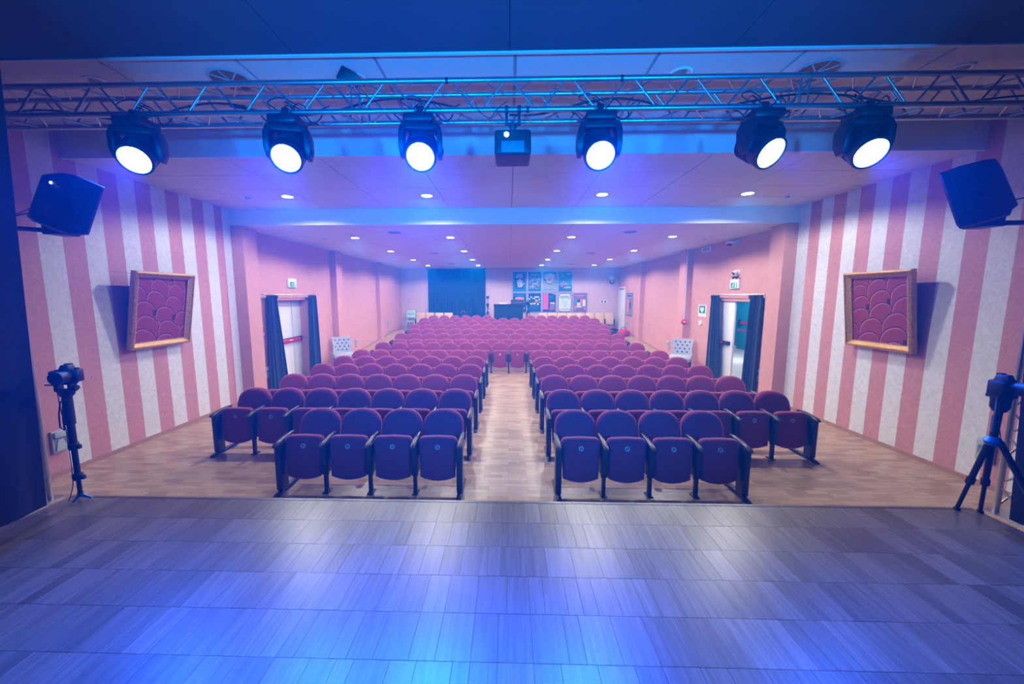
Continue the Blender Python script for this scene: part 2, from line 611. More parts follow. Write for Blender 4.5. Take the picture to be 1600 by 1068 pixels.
# step between the front ceilings, and the beam over the pilasters
struct('wall_ceiling_step', MB().box(-XW, XW, Y_A - 0.02, Y_A + 0.02, Z_A - 0.012, Z_B + 0.15), M['white_paint'])
struct('wall_beam', MB().box(-XW, XW, Y_BEAM - 0.001, Y_BEAM + 0.05, Z_REAR, Z_A + 0.15), M['white_paint'])

# ---- stage platform of short planks
stage = struct('floor_stage', MB().box(-ST_X, ST_X, -4.0, ST_Y - 0.012, 0.0, ST_H - 0.012), M['stage_front'])
pw = {w: MB().box(-w / 2 + .0003, w / 2 - .0003, -0.1255 + .0004, 0.1255 - .0004, 0, 0.0115).mesh('plank', M['plank'], smooth=0, bevel=0.0007, seg=1) for w in (0.075, 0.115, 0.155)}
rest = MB()
n_pl = 0
y_first = ST_Y - 0.035
for k in range(27):
    yc = y_first - 0.251 * (k + 0.5)
    half = 1.62 * (yc + 0.2) + 0.12 if k < 6 else 0
    x = -ST_X
    while x < ST_X - 0.01:
        w = rng.choice((0.075, 0.115, 0.115, 0.155, 0.155))
        if x + w > ST_X - 0.04:
            w = ST_X - x
        xc = x + w / 2
        if abs(xc) < half and w in pw and n_pl < 300:
            link('plank', pw[w], stage, (xc, yc, ST_H - 0.012 + rng.uniform(-.0004, .0004)))
            n_pl += 1
        else:
            rest.box(x + .0008, x + w - .0008, yc - .1245, yc + .1245, ST_H - 0.012, ST_H - .0005)
        x += w
o = rest.build('plank', M['plank'], stage, smooth=0)
o['kind'] = 'stuff'
MB().box(-ST_X, ST_X, ST_Y - 0.035, ST_Y, ST_H - 0.05, ST_H + 0.001).build('nosing', M['plank'], stage, smooth=0, bevel=0.006)

# ------------------------------------------------------------------ cloth
def drape(name, ends, z0, z1, amp, waves, mat_, parent=None, nz=10, n=60, thick=0.012, seed=0):
    """pleated cloth; ends(z) gives the two plan points at that height"""
    r = random.Random(seed)
    ph = [r.uniform(0, 6.28) for _ in range(4)]
    rings = []
    for k in range(nz + 1):
        z = z0 + (z1 - z0) * k / nz
        a, b = (Vector((*p, 0)) for p in ends(z))
        d = (b - a)
        nrm = Vector((-d.y, d.x, 0)).normalized()
        fr, bk = [], []
        for i in range(n + 1):
            t = i / n
            u = 2 * math.pi * waves * t
            off = amp * (math.sin(u + ph[0]) + 0.35 * math.sin(2.3 * u + ph[1]) + 0.25 * math.sin(0.37 * u + ph[2] + z))
            p = a + d * t + nrm * off
            fr.append((p.x + nrm.x * thick / 2, p.y + nrm.y * thick / 2, z))
            bk.append((p.x - nrm.x * thick / 2, p.y - nrm.y * thick / 2, z))
        rings.append(fr + bk[::-1])
    m_ = MB().loft(rings, False)
    ln = len(rings[0])
    h = n + 1
    base = len(rings) - 1
    for q in (0, base):
        for i in range(n):
            m_.f.append((q * ln + i, q * ln + i + 1, q * ln + ln - 2 - i, q * ln + ln - 1 - i))
            m_.m.append(0)
    return m_.build(name, mat_, parent, smooth=60)


o = drape('stage_curtain', lambda z: ((-3.45 + .02 * (z - .7), -2.5), (-3.43 + .042 * (z - .7), 2.57)), ST_H + 0.004, Z_STAGE - 0.02, 0.012, 9, M['black_cloth'], seed=1, n=110)
tag(o, 'black side curtain at the left edge of the stage, behind the monopod camera', 'curtain', 'black stage side curtains')
o = drape('stage_curtain', lambda z: ((3.52 - .02 * (z - .7), -2.5), (3.50 - .07 * (z - .7), 2.57)), ST_H + 0.004, Z_STAGE - 0.02, 0.012, 9, M['black_cloth'], seed=2, n=110)
tag(o, 'black side curtain at the right edge of the stage, behind the tripod camera', 'curtain', 'black stage side curtains')

# ------------------------------------------------------------------ theatre seats
SP = 0.516


def back_outline(inset, n=13):
    """arched backrest outline in x,z"""
    w = 0.252 - inset
    zt, zs, zb = 0.85 - inset, 0.655, 0.30 + inset
    pts = [(-w * 0.93, zb), (-w, zb + 0.08)]
    pts.append((-w, zs - 0.1))
    for i in range(n + 1):
        a = math.pi - math.pi * i / n
        c, s = math.cos(a), math.sin(a)
        pts.append((w * math.copysign(abs(c) ** 0.86, c), zs + (zt - zs) * abs(s) ** 0.9))
    pts += [(w, zs - 0.1), (w, zb + 0.08), (w * 0.93, zb)]
    return pts


def make_backrest():
    lean = 0.30
    rings = []
    for dy, ins in ((-0.052, 0.05), (-0.046, 0.022), (-0.03, 0.006), (-0.005, 0.0), (0.02, 0.004), (0.03, 0.018)):
        rings.append([(x, dy + (z - 0.85) * lean * (1 if z > .3 else 1), z) for x, z in back_outline(ins)])
    return MB().loft(rings).mesh('backrest', M['fabric'], smooth=55)


def make_pad():
    """tip-up seat, folded upright"""
    rings = []
    for dy, ins in ((-0.05, 0.03), (-0.045, 0.012), (-0.03, 0.0), (0.02, 0.0), (0.04, 0.012), (0.05, 0.035)):
        r = []
        zt, zb = 0.655 - ins, 0.15 + ins
        wt, wb = 0.216 - ins, 0.198 - ins
        n = 8
        for i in range(n + 1):                       # bowed lower edge
            t = -1 + 2 * i / n
            r.append((wb * t, zb + 0.045 * t * t))
        r += [(wb + (wt - wb) * 0.5, (zb + zt) / 2), (wt, zt - 0.05), (wt - 0.012, zt - 0.018), (wt - 0.05, zt - 0.003)]
        r += [(0, zt + 0.004), (-wt + 0.05, zt - 0.003), (-wt + 0.012, zt - 0.018), (-wt, zt - 0.05), (-(wb + (wt - wb) * 0.5), (zb + zt) / 2)]
        rings.append([(x, -0.43 + dy + (z - 0.65) * 0.10, z) for x, z in r])
    return MB().loft(rings).mesh('seat_pad', M['fabric'], smooth=55)


def make_arm():
    rings = []
    for y, zc, w, h in ((-0.225, 0.62, .018, .012), (-0.27, 0.622, .024, .016), (-0.40, 0.615, .028, .018), (-0.52, 0.60, .030, .018), (-0.60, 0.585, .028, .015), (-0.625, 0.576, .016, .008)):
        rings.append([(-w, y, zc - h), (w, y, zc - h), (w, y, zc + h * .5), (w * .7, y, zc + h), (-w * .7, y, zc + h), (-w, y, zc + h * .5)])
    return MB().loft(rings).mesh('armrest', M['arm_plastic'], smooth=50)


def make_leg(end):
    m_ = MB()
    if end:
        m_.box(-0.034, 0.034, -0.575, -0.44, 0.045, 0.585)
    else:
        m_.box(-0.031, 0.031, -0.56, -0.36, 0.235, 0.59)
        m_.box(-0.020, 0.020, -0.535, -0.485, 0.012, 0.25)
        m_.lathe([(0.012, 0), (0.012, 0.062)], 8, (-0.031, -0.50, 0.22), 'x')
    m_.box(-0.014, 0.014, -0.42, -0.12, 0.42, 0.50)
    return m_.mesh('leg', M['frame_metal'], smooth=40, bevel=0.006)


def make_foot(end):
    if end:
        rings = []
        for y, h in ((-0.665, .018), (-0.64, .034), (-0.5, .052), (-0.35, .052), (-0.20, .034), (-0.17, .018)):
            rings.append([(-.028, y, 0), (.028, y, 0), (.028, y, h * .7), (.016, y, h), (-.016, y, h), (-.028, y, h * .7)])
        return MB().loft(rings).mesh('foot', M['frame_metal'], smooth=50)
    return MB().box(-0.034, 0.034, -0.56, -0.44, 0, 0.013).mesh('foot', M['frame_metal'], bevel=0.004)


ME_BACK, ME_PAD, ME_ARM = make_backrest(), make_pad(), make_arm()
ME_LEG, ME_LEG_E, ME_FOOT, ME_FOOT_E = make_leg(False), make_leg(True), make_foot(False), make_foot(True)
ring = []
mbg = MB()
tor = []
for k in range(20):
    a = 2 * math.pi * k / 20
    tor.append([((0.023 + 0.005 * math.cos(b)) * math.cos(a), 0.003 * math.sin(b), (0.023 + 0.005 * math.cos(b)) * math.sin(a)) for b in (0, 1.57, 3.14, 4.71)])
mbg.loft(tor + [tor[0]], False)
mbg.box(-0.0035, 0.0035, -0.001, 0.001, -0.009, 0.009)
ME_BADGE = mbg.mesh('number_badge', M['badge'], smooth=50)

ORD = ['first', 'second', 'third', 'fourth', 'fifth', 'sixth', 'seventh', 'eighth', 'ninth', 'tenth', 'eleventh', 'twelfth', 'thirteenth', 'fourteenth', 'fifteenth', 'sixteenth']


def theatre_seat(x, y, label, left_end, right_end, own_right):
    t = thing('theatre_seat', label, 'theatre seat', (x, y, floor_z(y - 0.45)), group='red theatre seats in rows')
    link('backrest', ME_BACK, t)
    link('seat_pad', ME_PAD, t)
    link('number_badge', ME_BADGE, t, (0, -0.4955, 0.545), (R(-5.5), 0, 0))
    sides = [(-SP / 2, left_end)]
    if own_right:
        sides.append((SP / 2, right_end))
    for sx_, e in sides:
        link('armrest', ME_ARM, t, (sx_ * 1.01, 0, 0))
        lg = link('leg', ME_LEG_E if e else ME_LEG, t, (sx_, 0, 0))
        link('foot', ME_FOOT_E if e else ME_FOOT, lg)
    return t


def seat_block(y, x_first, n, row, where, order_from, reverse=False, skip=()):
    """n seats whose first boundary is x_first; labels count from the named end"""
    for i in range(n):
        if i in skip:
            continue
        k = n - 1 - i if reverse else i
        le = i == 0 or (i - 1) in skip
        re_ = i == n - 1 or (i + 1) in skip
        lab = f'red theatre seat in the {row} row{where}, {ORD[k]} from the {order_from}'
        theatre_seat(x_first + SP * (i + 0.5), y, lab, le, re_, re_)


ROW_Y = [4.61, 5.65, 6.71, 7.78, 8.82, 9.89, 11.54, 12.48, 13.56, 14.52, 15.56, 16.48, 17.32, 18.15]
RN = ['front', 'second', 'third', 'fourth', 'fifth', 'sixth', 'seventh', 'eighth', 'ninth', 'tenth', 'eleventh', 'twelfth', 'second-last', 'last']
for r in range(6):
    n = 4 if r == 0 else 7
    seat_block(ROW_Y[r], -0.55 - SP * n, n, RN[r], ' left of the aisle', 'aisle', reverse=True)
    seat_block(ROW_Y[r], 0.562, n, RN[r], ' right of the aisle', 'aisle')
for r in range(6, 14):
    n = 16 if r % 2 == 0 else 15
    skip = (6, 7, 8) if r == 13 else ()
    seat_block(ROW_Y[r], -SP * n / 2, n, RN[r], ' at the back', 'left end', skip=skip)

# ------------------------------------------------------------------ recessed downlights and ceiling fittings
def downlight(x, y, z, label, lit=True):
    t = thing('downlight', label, 'ceiling light', (x, y, z), group='recessed downlights' if lit else 'unlit downlights')
    MB().lathe([(0.075, -0.001), (0.105, -0.001), (0.108, -0.006), (0.10, -0.012), (0.082, -0.012), (0.075, -0.006)], 24).build('rim', M['sign_white'], t)
    if lit:
        MB().lathe([(0.088, -0.005), (0.088, -0.0135), (0.05, -0.015)], 24).build('lens', M['lamp_white'], t)
        spot('downlight_lamp', (0, 0, -0.02), (0, 0, -1), E_DOWN, DOWN_COL, 161, 0.3, 0.07, t)
    else:
        MB().lathe([(0.076, -0.004), (0.072, -0.008), (0.03, -0.03), (0.02, -0.05)], 20).build('lens', M['chrome'], t)
    return t


COLX = (-3.75, -1.42, 1.50, 3.90)
CN = ('far left', 'centre left', 'centre right', 'far right')
for rx, (ry, nm) in enumerate(((9.38, 'nearest'), (12.18, 'second'), (15.03, 'third'), (17.75, 'rearmost'))):
    for x, cn in zip(COLX, CN):
        downlight(x, ry, Z_REAR, f'lit recessed downlight, {nm} row behind the beam, {cn}')
for x, cn in zip((-3.86, -1.42, 1.585, 4.03), CN):
    downlight(x, 6.76, Z_A, f'lit recessed downlight in front of the beam, {cn}')
for x, cn in zip((-3.98, -1.47, 1.59, 4.1), CN):
    downlight(x, 3.84, Z_B, f'unlit recessed downlight above the truss, {cn}', False)


def diffuser(x, y, z, r, label):
    t = thing('air_diffuser', label, 'vent', (x, y, z), group='round ceiling air diffusers')
    MB().lathe([(r * .88, -0.001), (r, -0.001), (r * 1.02, -0.006), (r * .97, -0.010), (r * .88, -0.006)], 28).build('rim', M['grey_box'], t)
    MB().lathe([(r * .88, -0.002), (r * .87, -0.0075)], 28).build('opening', M['black_metal'], t)
    bl = MB().box(0.1 * r, 0.85 * r, -0.006, 0.006, -0.014, -0.0075).mesh('blade', M['grey_box'], smooth=0)
    for k in range(8):
        link('blade', bl, t, (0, 0, 0), (0, 0, k * math.pi / 4))
    return t


for x, y, lab in ((-2.58, 8.69, 'round ceiling diffuser, left, just behind the beam'), (2.70, 8.75, 'round ceiling diffuser, right, just behind the beam'),
                  (-2.53, 12.9, 'round ceiling diffuser, left, mid hall'), (2.73, 12.95, 'round ceiling diffuser, right, mid hall'),
                  (-2.58, 17.1, 'round ceiling diffuser, left, near the back wall'), (2.73, 17.2, 'round ceiling diffuser, right, near the back wall')):
    diffuser(x, y, Z_REAR, 0.15, lab)
diffuser(-2.67, 3.85, Z_B, 0.2, 'round ceiling diffuser above the truss on the left')
diffuser(2.83, 3.85, Z_B, 0.2, 'round ceiling diffuser above the truss on the right')


def detector(x, y, z, label):
    t = thing('smoke_detector', label, 'smoke detector', (x, y, z), group='ceiling smoke detectors')
    MB().lathe([(0.06, -0.001), (0.062, -0.014), (0.055, -0.018)], 20).build('base', M['sign_white'], t)
    MB().lathe([(0.042, -0.018), (0.042, -0.032), (0.034, -0.044), (0.01, -0.047)], 20).build('cap', M['grey_box'], t)


for x, y, z, lab in ((-4.565, 6.75, Z_A, 'white smoke detector on the left in front of the beam'), (4.79, 6.9, Z_A, 'white smoke detector on the right in front of the beam'),
                     (-4.5, 9.35, Z_REAR, 'white smoke detector on the left behind the beam'), (4.75, 9.55, Z_REAR, 'white smoke detector on the right behind the beam'),
                     (-4.46, 15.03, Z_REAR, 'white smoke detector far back on the left'), (4.53, 15.03, Z_REAR, 'white smoke detector far back on the right')):
    detector(x, y, z, lab)

# ------------------------------------------------------------------ lighting truss on two towers
TY0, TY1, TZ0, TZ1 = 3.56, 3.80, 3.88, 4.125
TXE = 5.36


def bar_between(me_cache, p, q, r, mat_, parent, name, n=8):
    p, q = Vector(p), Vector(q)
    ln = round((q - p).length, 3)
    key = (ln, r)
    if key not in me_cache:
        me_cache[key] = MB().tube([(0, 0, 0), (0, 0, ln)], r, n).mesh(name, mat_, smooth=60)
    o_ = link(name, me_cache[key], parent)
    o_.location = p
    o_.rotation_euler = (q - p).to_track_quat('Z', 'Y').to_euler()
    return o_


truss = thing('lighting_truss', 'silver aluminium box truss spanning the hall above the stage edge', 'truss', (0, 0, 0))
mc = {}
for y in (TY0, TY1):
    for z in (TZ0, TZ1):
        bar_between(mc, (-TXE, y, z), (TXE, y, z), 0.025, M['alu'], truss, 'chord', 14)
PITCH_T = 0.53
x = -5.31
while x < 5.2:
    xm, xe = x + PITCH_T / 2, x + PITCH_T
    g = 0.03
    for y in (TY0, TY1):
        fl = (y == TY1)
        za, zb = (TZ1, TZ0) if not fl else (TZ0, TZ1)
        bar_between(mc, (x + g, y, za), (xm - g, y, zb), 0.0095, M['alu'], truss, 'brace')
        bar_between(mc, (xm + g, y, zb), (xe - g, y, za), 0.0095, M['alu'], truss, 'brace')
    for z in (TZ0, TZ1):
        ya, yb = (TY0, TY1) if z == TZ0 else (TY1, TY0)
        bar_between(mc, (x + g, ya, z), (xm - g, yb, z), 0.0095, M['alu'], truss, 'brace')
        bar_between(mc, (xm + g, yb, z), (xe - g, ya, z), 0.0095, M['alu'], truss, 'brace')
    x += PITCH_T
for xj in (-1.40, -1.33, 2.50, 2.57):
    for y in (TY0, TY1):
        bar_between(mc, (xj, y, TZ0), (xj, y, TZ1), 0.0095, M['alu'], truss, 'upright')
    for z in (TZ0, TZ1):
        bar_between(mc, (xj, TY0, z), (xj, TY1, z), 0.0095, M['alu'], truss, 'crossbar')
for xj in (-1.365, 2.535):
    for y in (TY0, TY1):
        for z in (TZ0, TZ1):
            link('coupler', MB().lathe([(0.027, -0.02), (0.027, 0.02)], 14, (0, 0, 0), 'x').mesh('coupler', M['alu']), truss, (xj, y, z))
for xj, z in ((-0.55, TZ1), (0.97, TZ1), (0.16, TZ0)):
    link('tape_wrap', MB().lathe([(0.0265, -0.012), (0.0265, 0.012)], 14, (0, 0, 0), 'x').mesh('tape_wrap', M['black_plastic']), truss, (xj, TY0, z))

for s, side in ((-1, 'left'), (1, 'right')):
    tw = thing('truss_tower', f'silver lattice truss tower beside the {side} striped wall', 'truss tower', (0, 0, 0), group='truss towers')
    xa, xb = s * 5.107, s * 5.347
    for xx in (xa, xb):
        for y in (TY0 + .06, TY1 + .06):
            bar_between(mc, (xx, y, 0.012), (xx, y, TZ0 - 0.03), 0.025, M['alu'], tw, 'chord', 14)
    MB().box(min(xa, xb) - .08, max(xa, xb) + .08, TY0 - .02, TY1 + .14, 0, 0.012).build('base_plate', M['alu'], tw, smooth=0)
    z = 0.05
    while z < TZ0 - 0.5:
        zm, ze = z + PITCH_T / 2, z + PITCH_T
        for xx in (xa, xb):
            bar_between(mc, (xx, TY0 + .06, z + .02), (xx, TY1 + .06, zm - .02), 0.0095, M['alu'], tw, 'brace')
            bar_between(mc, (xx, TY1 + .06, zm + .02), (xx, TY0 + .06, ze - .02), 0.0095, M['alu'], tw, 'brace')
        for y in (TY0 + .06, TY1 + .06):
            bar_between(mc, (xa, y, z + .02), (xb, y, zm - .02), 0.0095, M['alu'], tw, 'brace')
            bar_between(mc, (xb, y, zm + .02), (xa, y, ze - .02), 0.0095, M['alu'], tw, 'brace')
        z += PITCH_T

# ------------------------------------------------------------------ moving head lights
HEADS = [(-3.38, (0.26, -0.70, -0.66), 'leftmost moving head light on the truss, lens tilted steeply down', 0.45),
         (-1.99, (0.16, -0.74, -0.65), 'second moving head light from the left, glowing, left of centre', 0.9),
         (-0.79, (0.10, -0.76, -0.64), 'brightest moving head light, just left of the projector', 1.5),
         (0.79, (-0.02, -0.75, -0.66), 'glowing moving head light just right of the projector', 1.1),
         (2.20, (0.26, -0.74, -0.62), 'dim moving head light turned to the right, beam seen sideways', 0.3),
         (3.08, (-0.08, -0.74, -0.67), 'rightmost moving head light on the truss, tilted down', 0.6)]
YH = 3.60


def moving_head(x, d, label, k):
    t = thing('moving_head_light', label, 'stage light', (x, YH, TZ0), group='moving head lights on the truss')
    # clamp and base under the lower chord
    MB().box(-0.03, 0.03, -0.075, 0.0, -0.05, 0.028).lathe([(0.034, -0.022), (0.034, 0.022)], 12, (0, -0.04, 0), 'x').build('clamp', M['black_metal'], t, bevel=0.004)
    MB().box(-0.13, 0.13, -0.15, 0.08, -0.125, -0.045).build('base', M['black_metal'], t, bevel=0.02)
    pan = math.atan2(d[0], -d[1])
    dn = Vector(d).normalized()
    cz = -0.335
    yk = MB()
    for s in (-1, 1):
        yk.loft([[(s * 0.10, -0.06, -.13), (s * 0.17, -0.06, -.13), (s * 0.17, 0.06, -.13), (s * 0.10, 0.06, -.13)],
                 [(s * 0.14, -0.085, -.20), (s * 0.188, -0.085, -.20), (s * 0.188, 0.085, -.20), (s * 0.14, 0.085, -.20)],
                 [(s * 0.145, -0.075, -.32), (s * 0.192, -0.075, -.32), (s * 0.192, 0.075, -.32), (s * 0.145, 0.075, -.32)],
                 [(s * 0.145, -0.04, -.40), (s * 0.182, -0.04, -.40), (s * 0.182, 0.04, -.40), (s * 0.145, 0.04, -.40)]])
        yk.lathe([(0.03, 0), (0.028, 0.008)], 12, (s * 0.19, 0, cz), 'x')
    yk.box(-0.165, 0.165, -0.07, 0.07, -0.175, -0.125)
    yo = yk.build('yoke', M['black_metal'], t, bevel=0.014)
    yo.location = (0, -0.035, 0)
    yo.rotation_euler = (0, 0, pan)
    # head: ribbed barrel, axis along local -z
    hd = MB().lathe([(0.06, 0.175), (0.10, 0.165), (0.122, 0.13), (0.13, 0.05), (0.134, -0.02), (0.139, -0.08), (0.141, -0.125), (0.136, -0.14), (0.120, -0.141), (0.114, -0.128)], 28)
    ho = hd.build('head', M['black_metal'], t, smooth=35)
    ho.location = (0, -0.035, cz)
    ho.rotation_euler = dn.to_track_quat('-Z', 'Y').to_euler()
    fm = MB().lathe([(0.10, 0.004), (0.141, 0.004), (0.141, -0.004), (0.10, -0.004)], 24).mesh('fin', M['black_metal'], smooth=30)
    for kz in range(6):
        link('fin', fm, ho, (0, 0, 0.135 - 0.026 * kz))
    MB().lathe([(0.113, -0.130), (0.110, -0.136), (0.05, -0.139)], 28).build('lens', M['head_glow'], ho)
    spot('moving_head_lamp', Vector((0, -0.035, cz)) + dn * 0.15, d, E_HEAD * k, HEAD_COL, 72, 1.0, 0.04, t)
    return t


for h in HEADS:
    moving_head(*h)

# projector under the truss
pr = thing('projector', 'dark video projector hanging below the middle of the truss', 'projector', (0.03, 3.62, TZ0))
pb = MB().box(-0.16, 0.16, -0.14, 0.20, -0.40, -0.19).build('body', M['black_plastic'], pr, bevel=0.025, seg=3)
MB().lathe([(0.035, 0), (0.035, -0.018), (0.024, -0.02)], 18, (-0.055, -0.14, -0.245), 'y').build('lens_ring', M['black_metal'], pr)
MB().lathe([(0.021, 0), (0.016, -0.004)], 16, (-0.055, -0.161, -0.245), 'y').build('lens', M['proj_glow'], pr)
MB().box(-0.10, 0.10, -0.146, -0.139, -0.385, -0.29).build('front_grille', M['grey_dark'], pr, bevel=0.003)
br = MB()
for s in (-1, 1):
    br.box(s * .055 - .012, s * .055 + .012, -0.08, -0.04, -0.12, 0.02).lathe([(0.034, -0.015), (0.034, 0.015)], 12, (s * .055, -0.06, 0), 'x')
br.box(-0.07, 0.07, -0.08, -0.04, -0.13, -0.11)
br.build('hanging_bracket', M['black_metal'], pr, bevel=0.003)
br = MB().lathe([(0.05, -0.13), (0.03, -0.16), (0.022, -0.19)], 12, (0, -0.06, 0)).build('ball_joint', M['black_metal'], pr)
spot('projector_lamp', (-0.055, -0.17, -0.245), (0, -1, -0.3), 12, (0.5, 0.75, 1.0), 60, 0.5, 0.02, pr)


# cables along and under the truss
def cable(pts, label, r=0.006, sub=6):
    P_ = [Vector(p) for p in pts]
    out = []
    for i in range(len(P_) - 1):
        p0, p1, p2, p3 = P_[max(i - 1, 0)], P_[i], P_[i + 1], P_[min(i + 2, len(P_) - 1)]
        for k in range(sub):
            t = k / sub
            out.append(0.5 * ((2 * p1) + (p2 - p0) * t + (2 * p0 - 5 * p1 + 4 * p2 - p3) * t * t + (3 * p1 - p0 - 3 * p2 + p3) * t ** 3))
    out.append(P_[-1])
    o_ = MB().tube(out, r, 6).build('cable', M['rubber'], smooth=60)
    return tag(o_, label, 'cable', 'black power and signal cables')


cr = random.Random(11)
names = ['leftmost', 'second', 'brightest', 'centre-right', 'dim', 'rightmost']
for (hx, d, lab, k), nm in zip(HEADS, names):
    yb = TY0 + 0.02
    cable([(hx - 0.30, yb + .1, TZ0 + .05), (hx - 0.22, yb - .03, TZ0 - .04), (hx - 0.15, yb - .03, TZ0 - 0.09), (hx - 0.09, yb - .02, TZ0 - 0.02), (hx - 0.03, yb + .05, TZ0 + 0.09), (hx + .04, yb + .04, TZ0 + .03), (hx + 0.06, yb + .03, TZ0 - 0.05)],
          f'black cable looping down to the {nm} moving head light')
    cable([(hx - 0.05, yb + .06, TZ0 + 0.13), (hx + 0.08, yb + .09, TZ0 + .06), (hx + 0.2, yb + .02, TZ0 - .07), (hx + .27, yb + .04, TZ0 - 0.03), (hx + .25, yb + .1, TZ0 + 0.06), (hx + .1, yb + .12, TZ0 + .08)],
          f'coiled black cable above the {nm} moving head light')
for (hx, d, lab, k), nm in zip(HEADS, names):
    yb = TY0 - 0.01
    cable([(hx + 0.34, yb + .12, TZ0 + .10), (hx + 0.22, yb + .03, TZ0 + .02), (hx + 0.12, yb - .02, TZ0 + .06), (hx + 0.02, yb - .02, TZ0 - .03), (hx - 0.10, yb, TZ0 + .03), (hx - 0.18, yb + .03, TZ0 + .10), (hx - 0.08, yb + .08, TZ0 + .16), (hx + .05, yb + .1, TZ0 + .1)],
          f'slack black cable wound round the lower truss chord at the {nm} moving head light', 0.005)
for k, (x0, x1, z) in enumerate(((-4.8, -2.4, 0.0), (-2.6, -0.2, 0.02), (0.0, 2.1, 0.0), (2.0, 4.9, 0.02))):
    pts = []
    n = 9
    for i in range(n + 1):
        t = i / n
        pts.append((x0 + (x1 - x0) * t, TY0 + 0.10 + 0.05 * math.sin(5 * t + k), TZ0 + 0.06 + z + 0.05 * math.sin(9 * t + 2 * k)))
    cable(pts, ['long black cable lying inside the left end of the truss', 'long black cable inside the truss left of the projector', 'long black cable inside the truss right of the projector', 'long black cable lying inside the right end of the truss'][k], 0.009)
cable([(-0.30, TY0 - .03, TZ0 + .05), (-0.27, TY0 - .035, TZ0 - .02), (-0.17, TY0 - .04, TZ0 - .085), (-0.12, TY0 - .035, TZ0 - .02), (-0.02, TY0 - .03, TZ0 + .06)], 'thin black cable sagging left of the projector', 0.004)
o = MB().poly([(-1.50, 3.62, 4.30), (-1.38, 3.62, 4.24), (-1.32, 3.66, 4.17), (-1.46, 3.66, 4.15), (-1.56, 3.62, 4.2)], 0.06, (0, 1, 0)).build('cable_box', M['black_plastic'], bevel=0.004)
tag(o, 'small dark box sitting on the truss left of centre', 'box')

# ------------------------------------------------------------------ loudspeakers on brackets
def loudspeaker(s, outline, brk, y0, depth, label, led):
    t = thing('loudspeaker', label, 'loudspeaker', (0, 0, 0), group='black loudspeakers')
    pts = [Vector((x_, y0, z_)) for x_, z_ in outline]
    c = sum(pts, Vector()) / len(pts)

    def ring(dy, k):
        u = 1 - dy / 0.30                              # 1 at the rear face: the cabinet tapers to its rear, scaled about the camera to keep its image outline
        kk = k * (1 - 0.09 * u)
        return [Vector((c.x - s * 0.35 * u + (p.x - c.x) * kk, y0 + dy - 0.30, c.z - 0.075 * u + (p.z - c.z) * kk)) for p in pts]
    MB().loft([ring(0, .93), ring(0.02, 1.0), ring(depth * .8, 1.0), ring(depth, 0.92)]).build('cabinet', M['black_plastic'], t, smooth=30)
    MB().loft([ring(depth, .84), ring(depth + .012, .82)]).build('grille', M['grey_dark'], t)
    MB().loft([ring(-.004, .60), ring(.002, .62)]).build('rear_panel', M['black_metal'], t)
    outline = [(p.x, p.z) for p in ring(0, 1.0)]
    y0 = y0 - 0.30
    c = Vector((c.x - s * 0.35, y0, c.z - 0.075))
    MB().box(c.x - .10, c.x + .06, y0 - .012, y0, c.z - .03, c.z + .02).build('handle_recess', M['black_metal'], t, bevel=0.004)
    if led:
        MB().lathe([(0.011, 0), (0.008, -0.006)], 10, (outline[0][0] + .07, y0 - .002, outline[0][1] - .055), 'y').build('indicator_led', M['led_glow'], t)
    # bracket: arm to the tower, tilting yoke below the cabinet
    bx, bz = brk[0] - s * 0.16, brk[1] - 0.025
    y0 = y0 + 0.12
    a = MB()
    a.tube([(s * 5.07, TY0 + .06, 2.86), (s * 4.45, y0 + .14, 2.845), (bx, y0 + .14, bz)], 0.02, 8)
    a.box(bx - .075, bx + .075, y0 + .06, y0 + .22, bz - .035, bz + .06)
    a.build('wall_bracket', M['black_metal'], t, bevel=0.004)
    a = MB().tube([(s * 5.07, TY0 + .06, 2.70), (s * 4.55, y0 + .16, 2.78), (s * 4.25, y0 + .14, 2.83)], 0.014, 8)
    a.build('bracket_strut', M['black_metal'], t)
    return t


loudspeaker(-1, [(-4.013, 3.283), (-3.926, 3.296), (-3.812, 3.3), (-3.73, 3.287), (-3.471, 3.177), (-3.661, 2.785), (-3.748, 2.782), (-3.811, 2.78), (-3.966, 2.824), (-4.145, 2.901), (-4.196, 2.944)], (-4.02, 2.83), 3.3, 0.34, 'black loudspeaker on a bracket in front of the left striped wall', True)
loudspeaker(1, [(3.474, 3.236), (3.637, 3.294), (3.831, 3.341), (3.909, 3.348), (3.97, 3.276), (4.141, 2.987), (4.101, 2.952), (4.088, 2.906), (3.928, 2.856), (3.707, 2.799), (3.672, 2.832)], (4.0, 2.86), 3.3, 0.34, 'black loudspeaker on a bracket in front of the right striped wall', False)
cable([(-4.03, 3.42, 3.22), (-4.15, 3.45, 3.24), (-4.28, 3.5, 3.21), (-4.5, 3.55, 3.05), (-5.08, 3.58, 2.95)], 'thin cable behind the left loudspeaker, upper one', 0.005)
cable([(-4.1, 3.42, 3.0), (-4.25, 3.45, 3.01), (-4.6, 3.5, 2.98), (-5.08, 3.58, 2.9)], 'thin cable behind the left loudspeaker, lower one', 0.006)
cable([(4.02, 3.42, 3.25), (4.12, 3.45, 3.26), (4.2, 3.5, 3.18), (4.2, 3.5, 2.95), (4.22, 3.48, 2.86)], 'black cable hanging in a loop behind the right loudspeaker', 0.007)
cable([(4.10, 3.42, 3.07), (4.25, 3.45, 3.06), (4.6, 3.5, 3.1), (5.08, 3.58, 3.0)], 'twisted cable running from the right loudspeaker to its tower', 0.006)

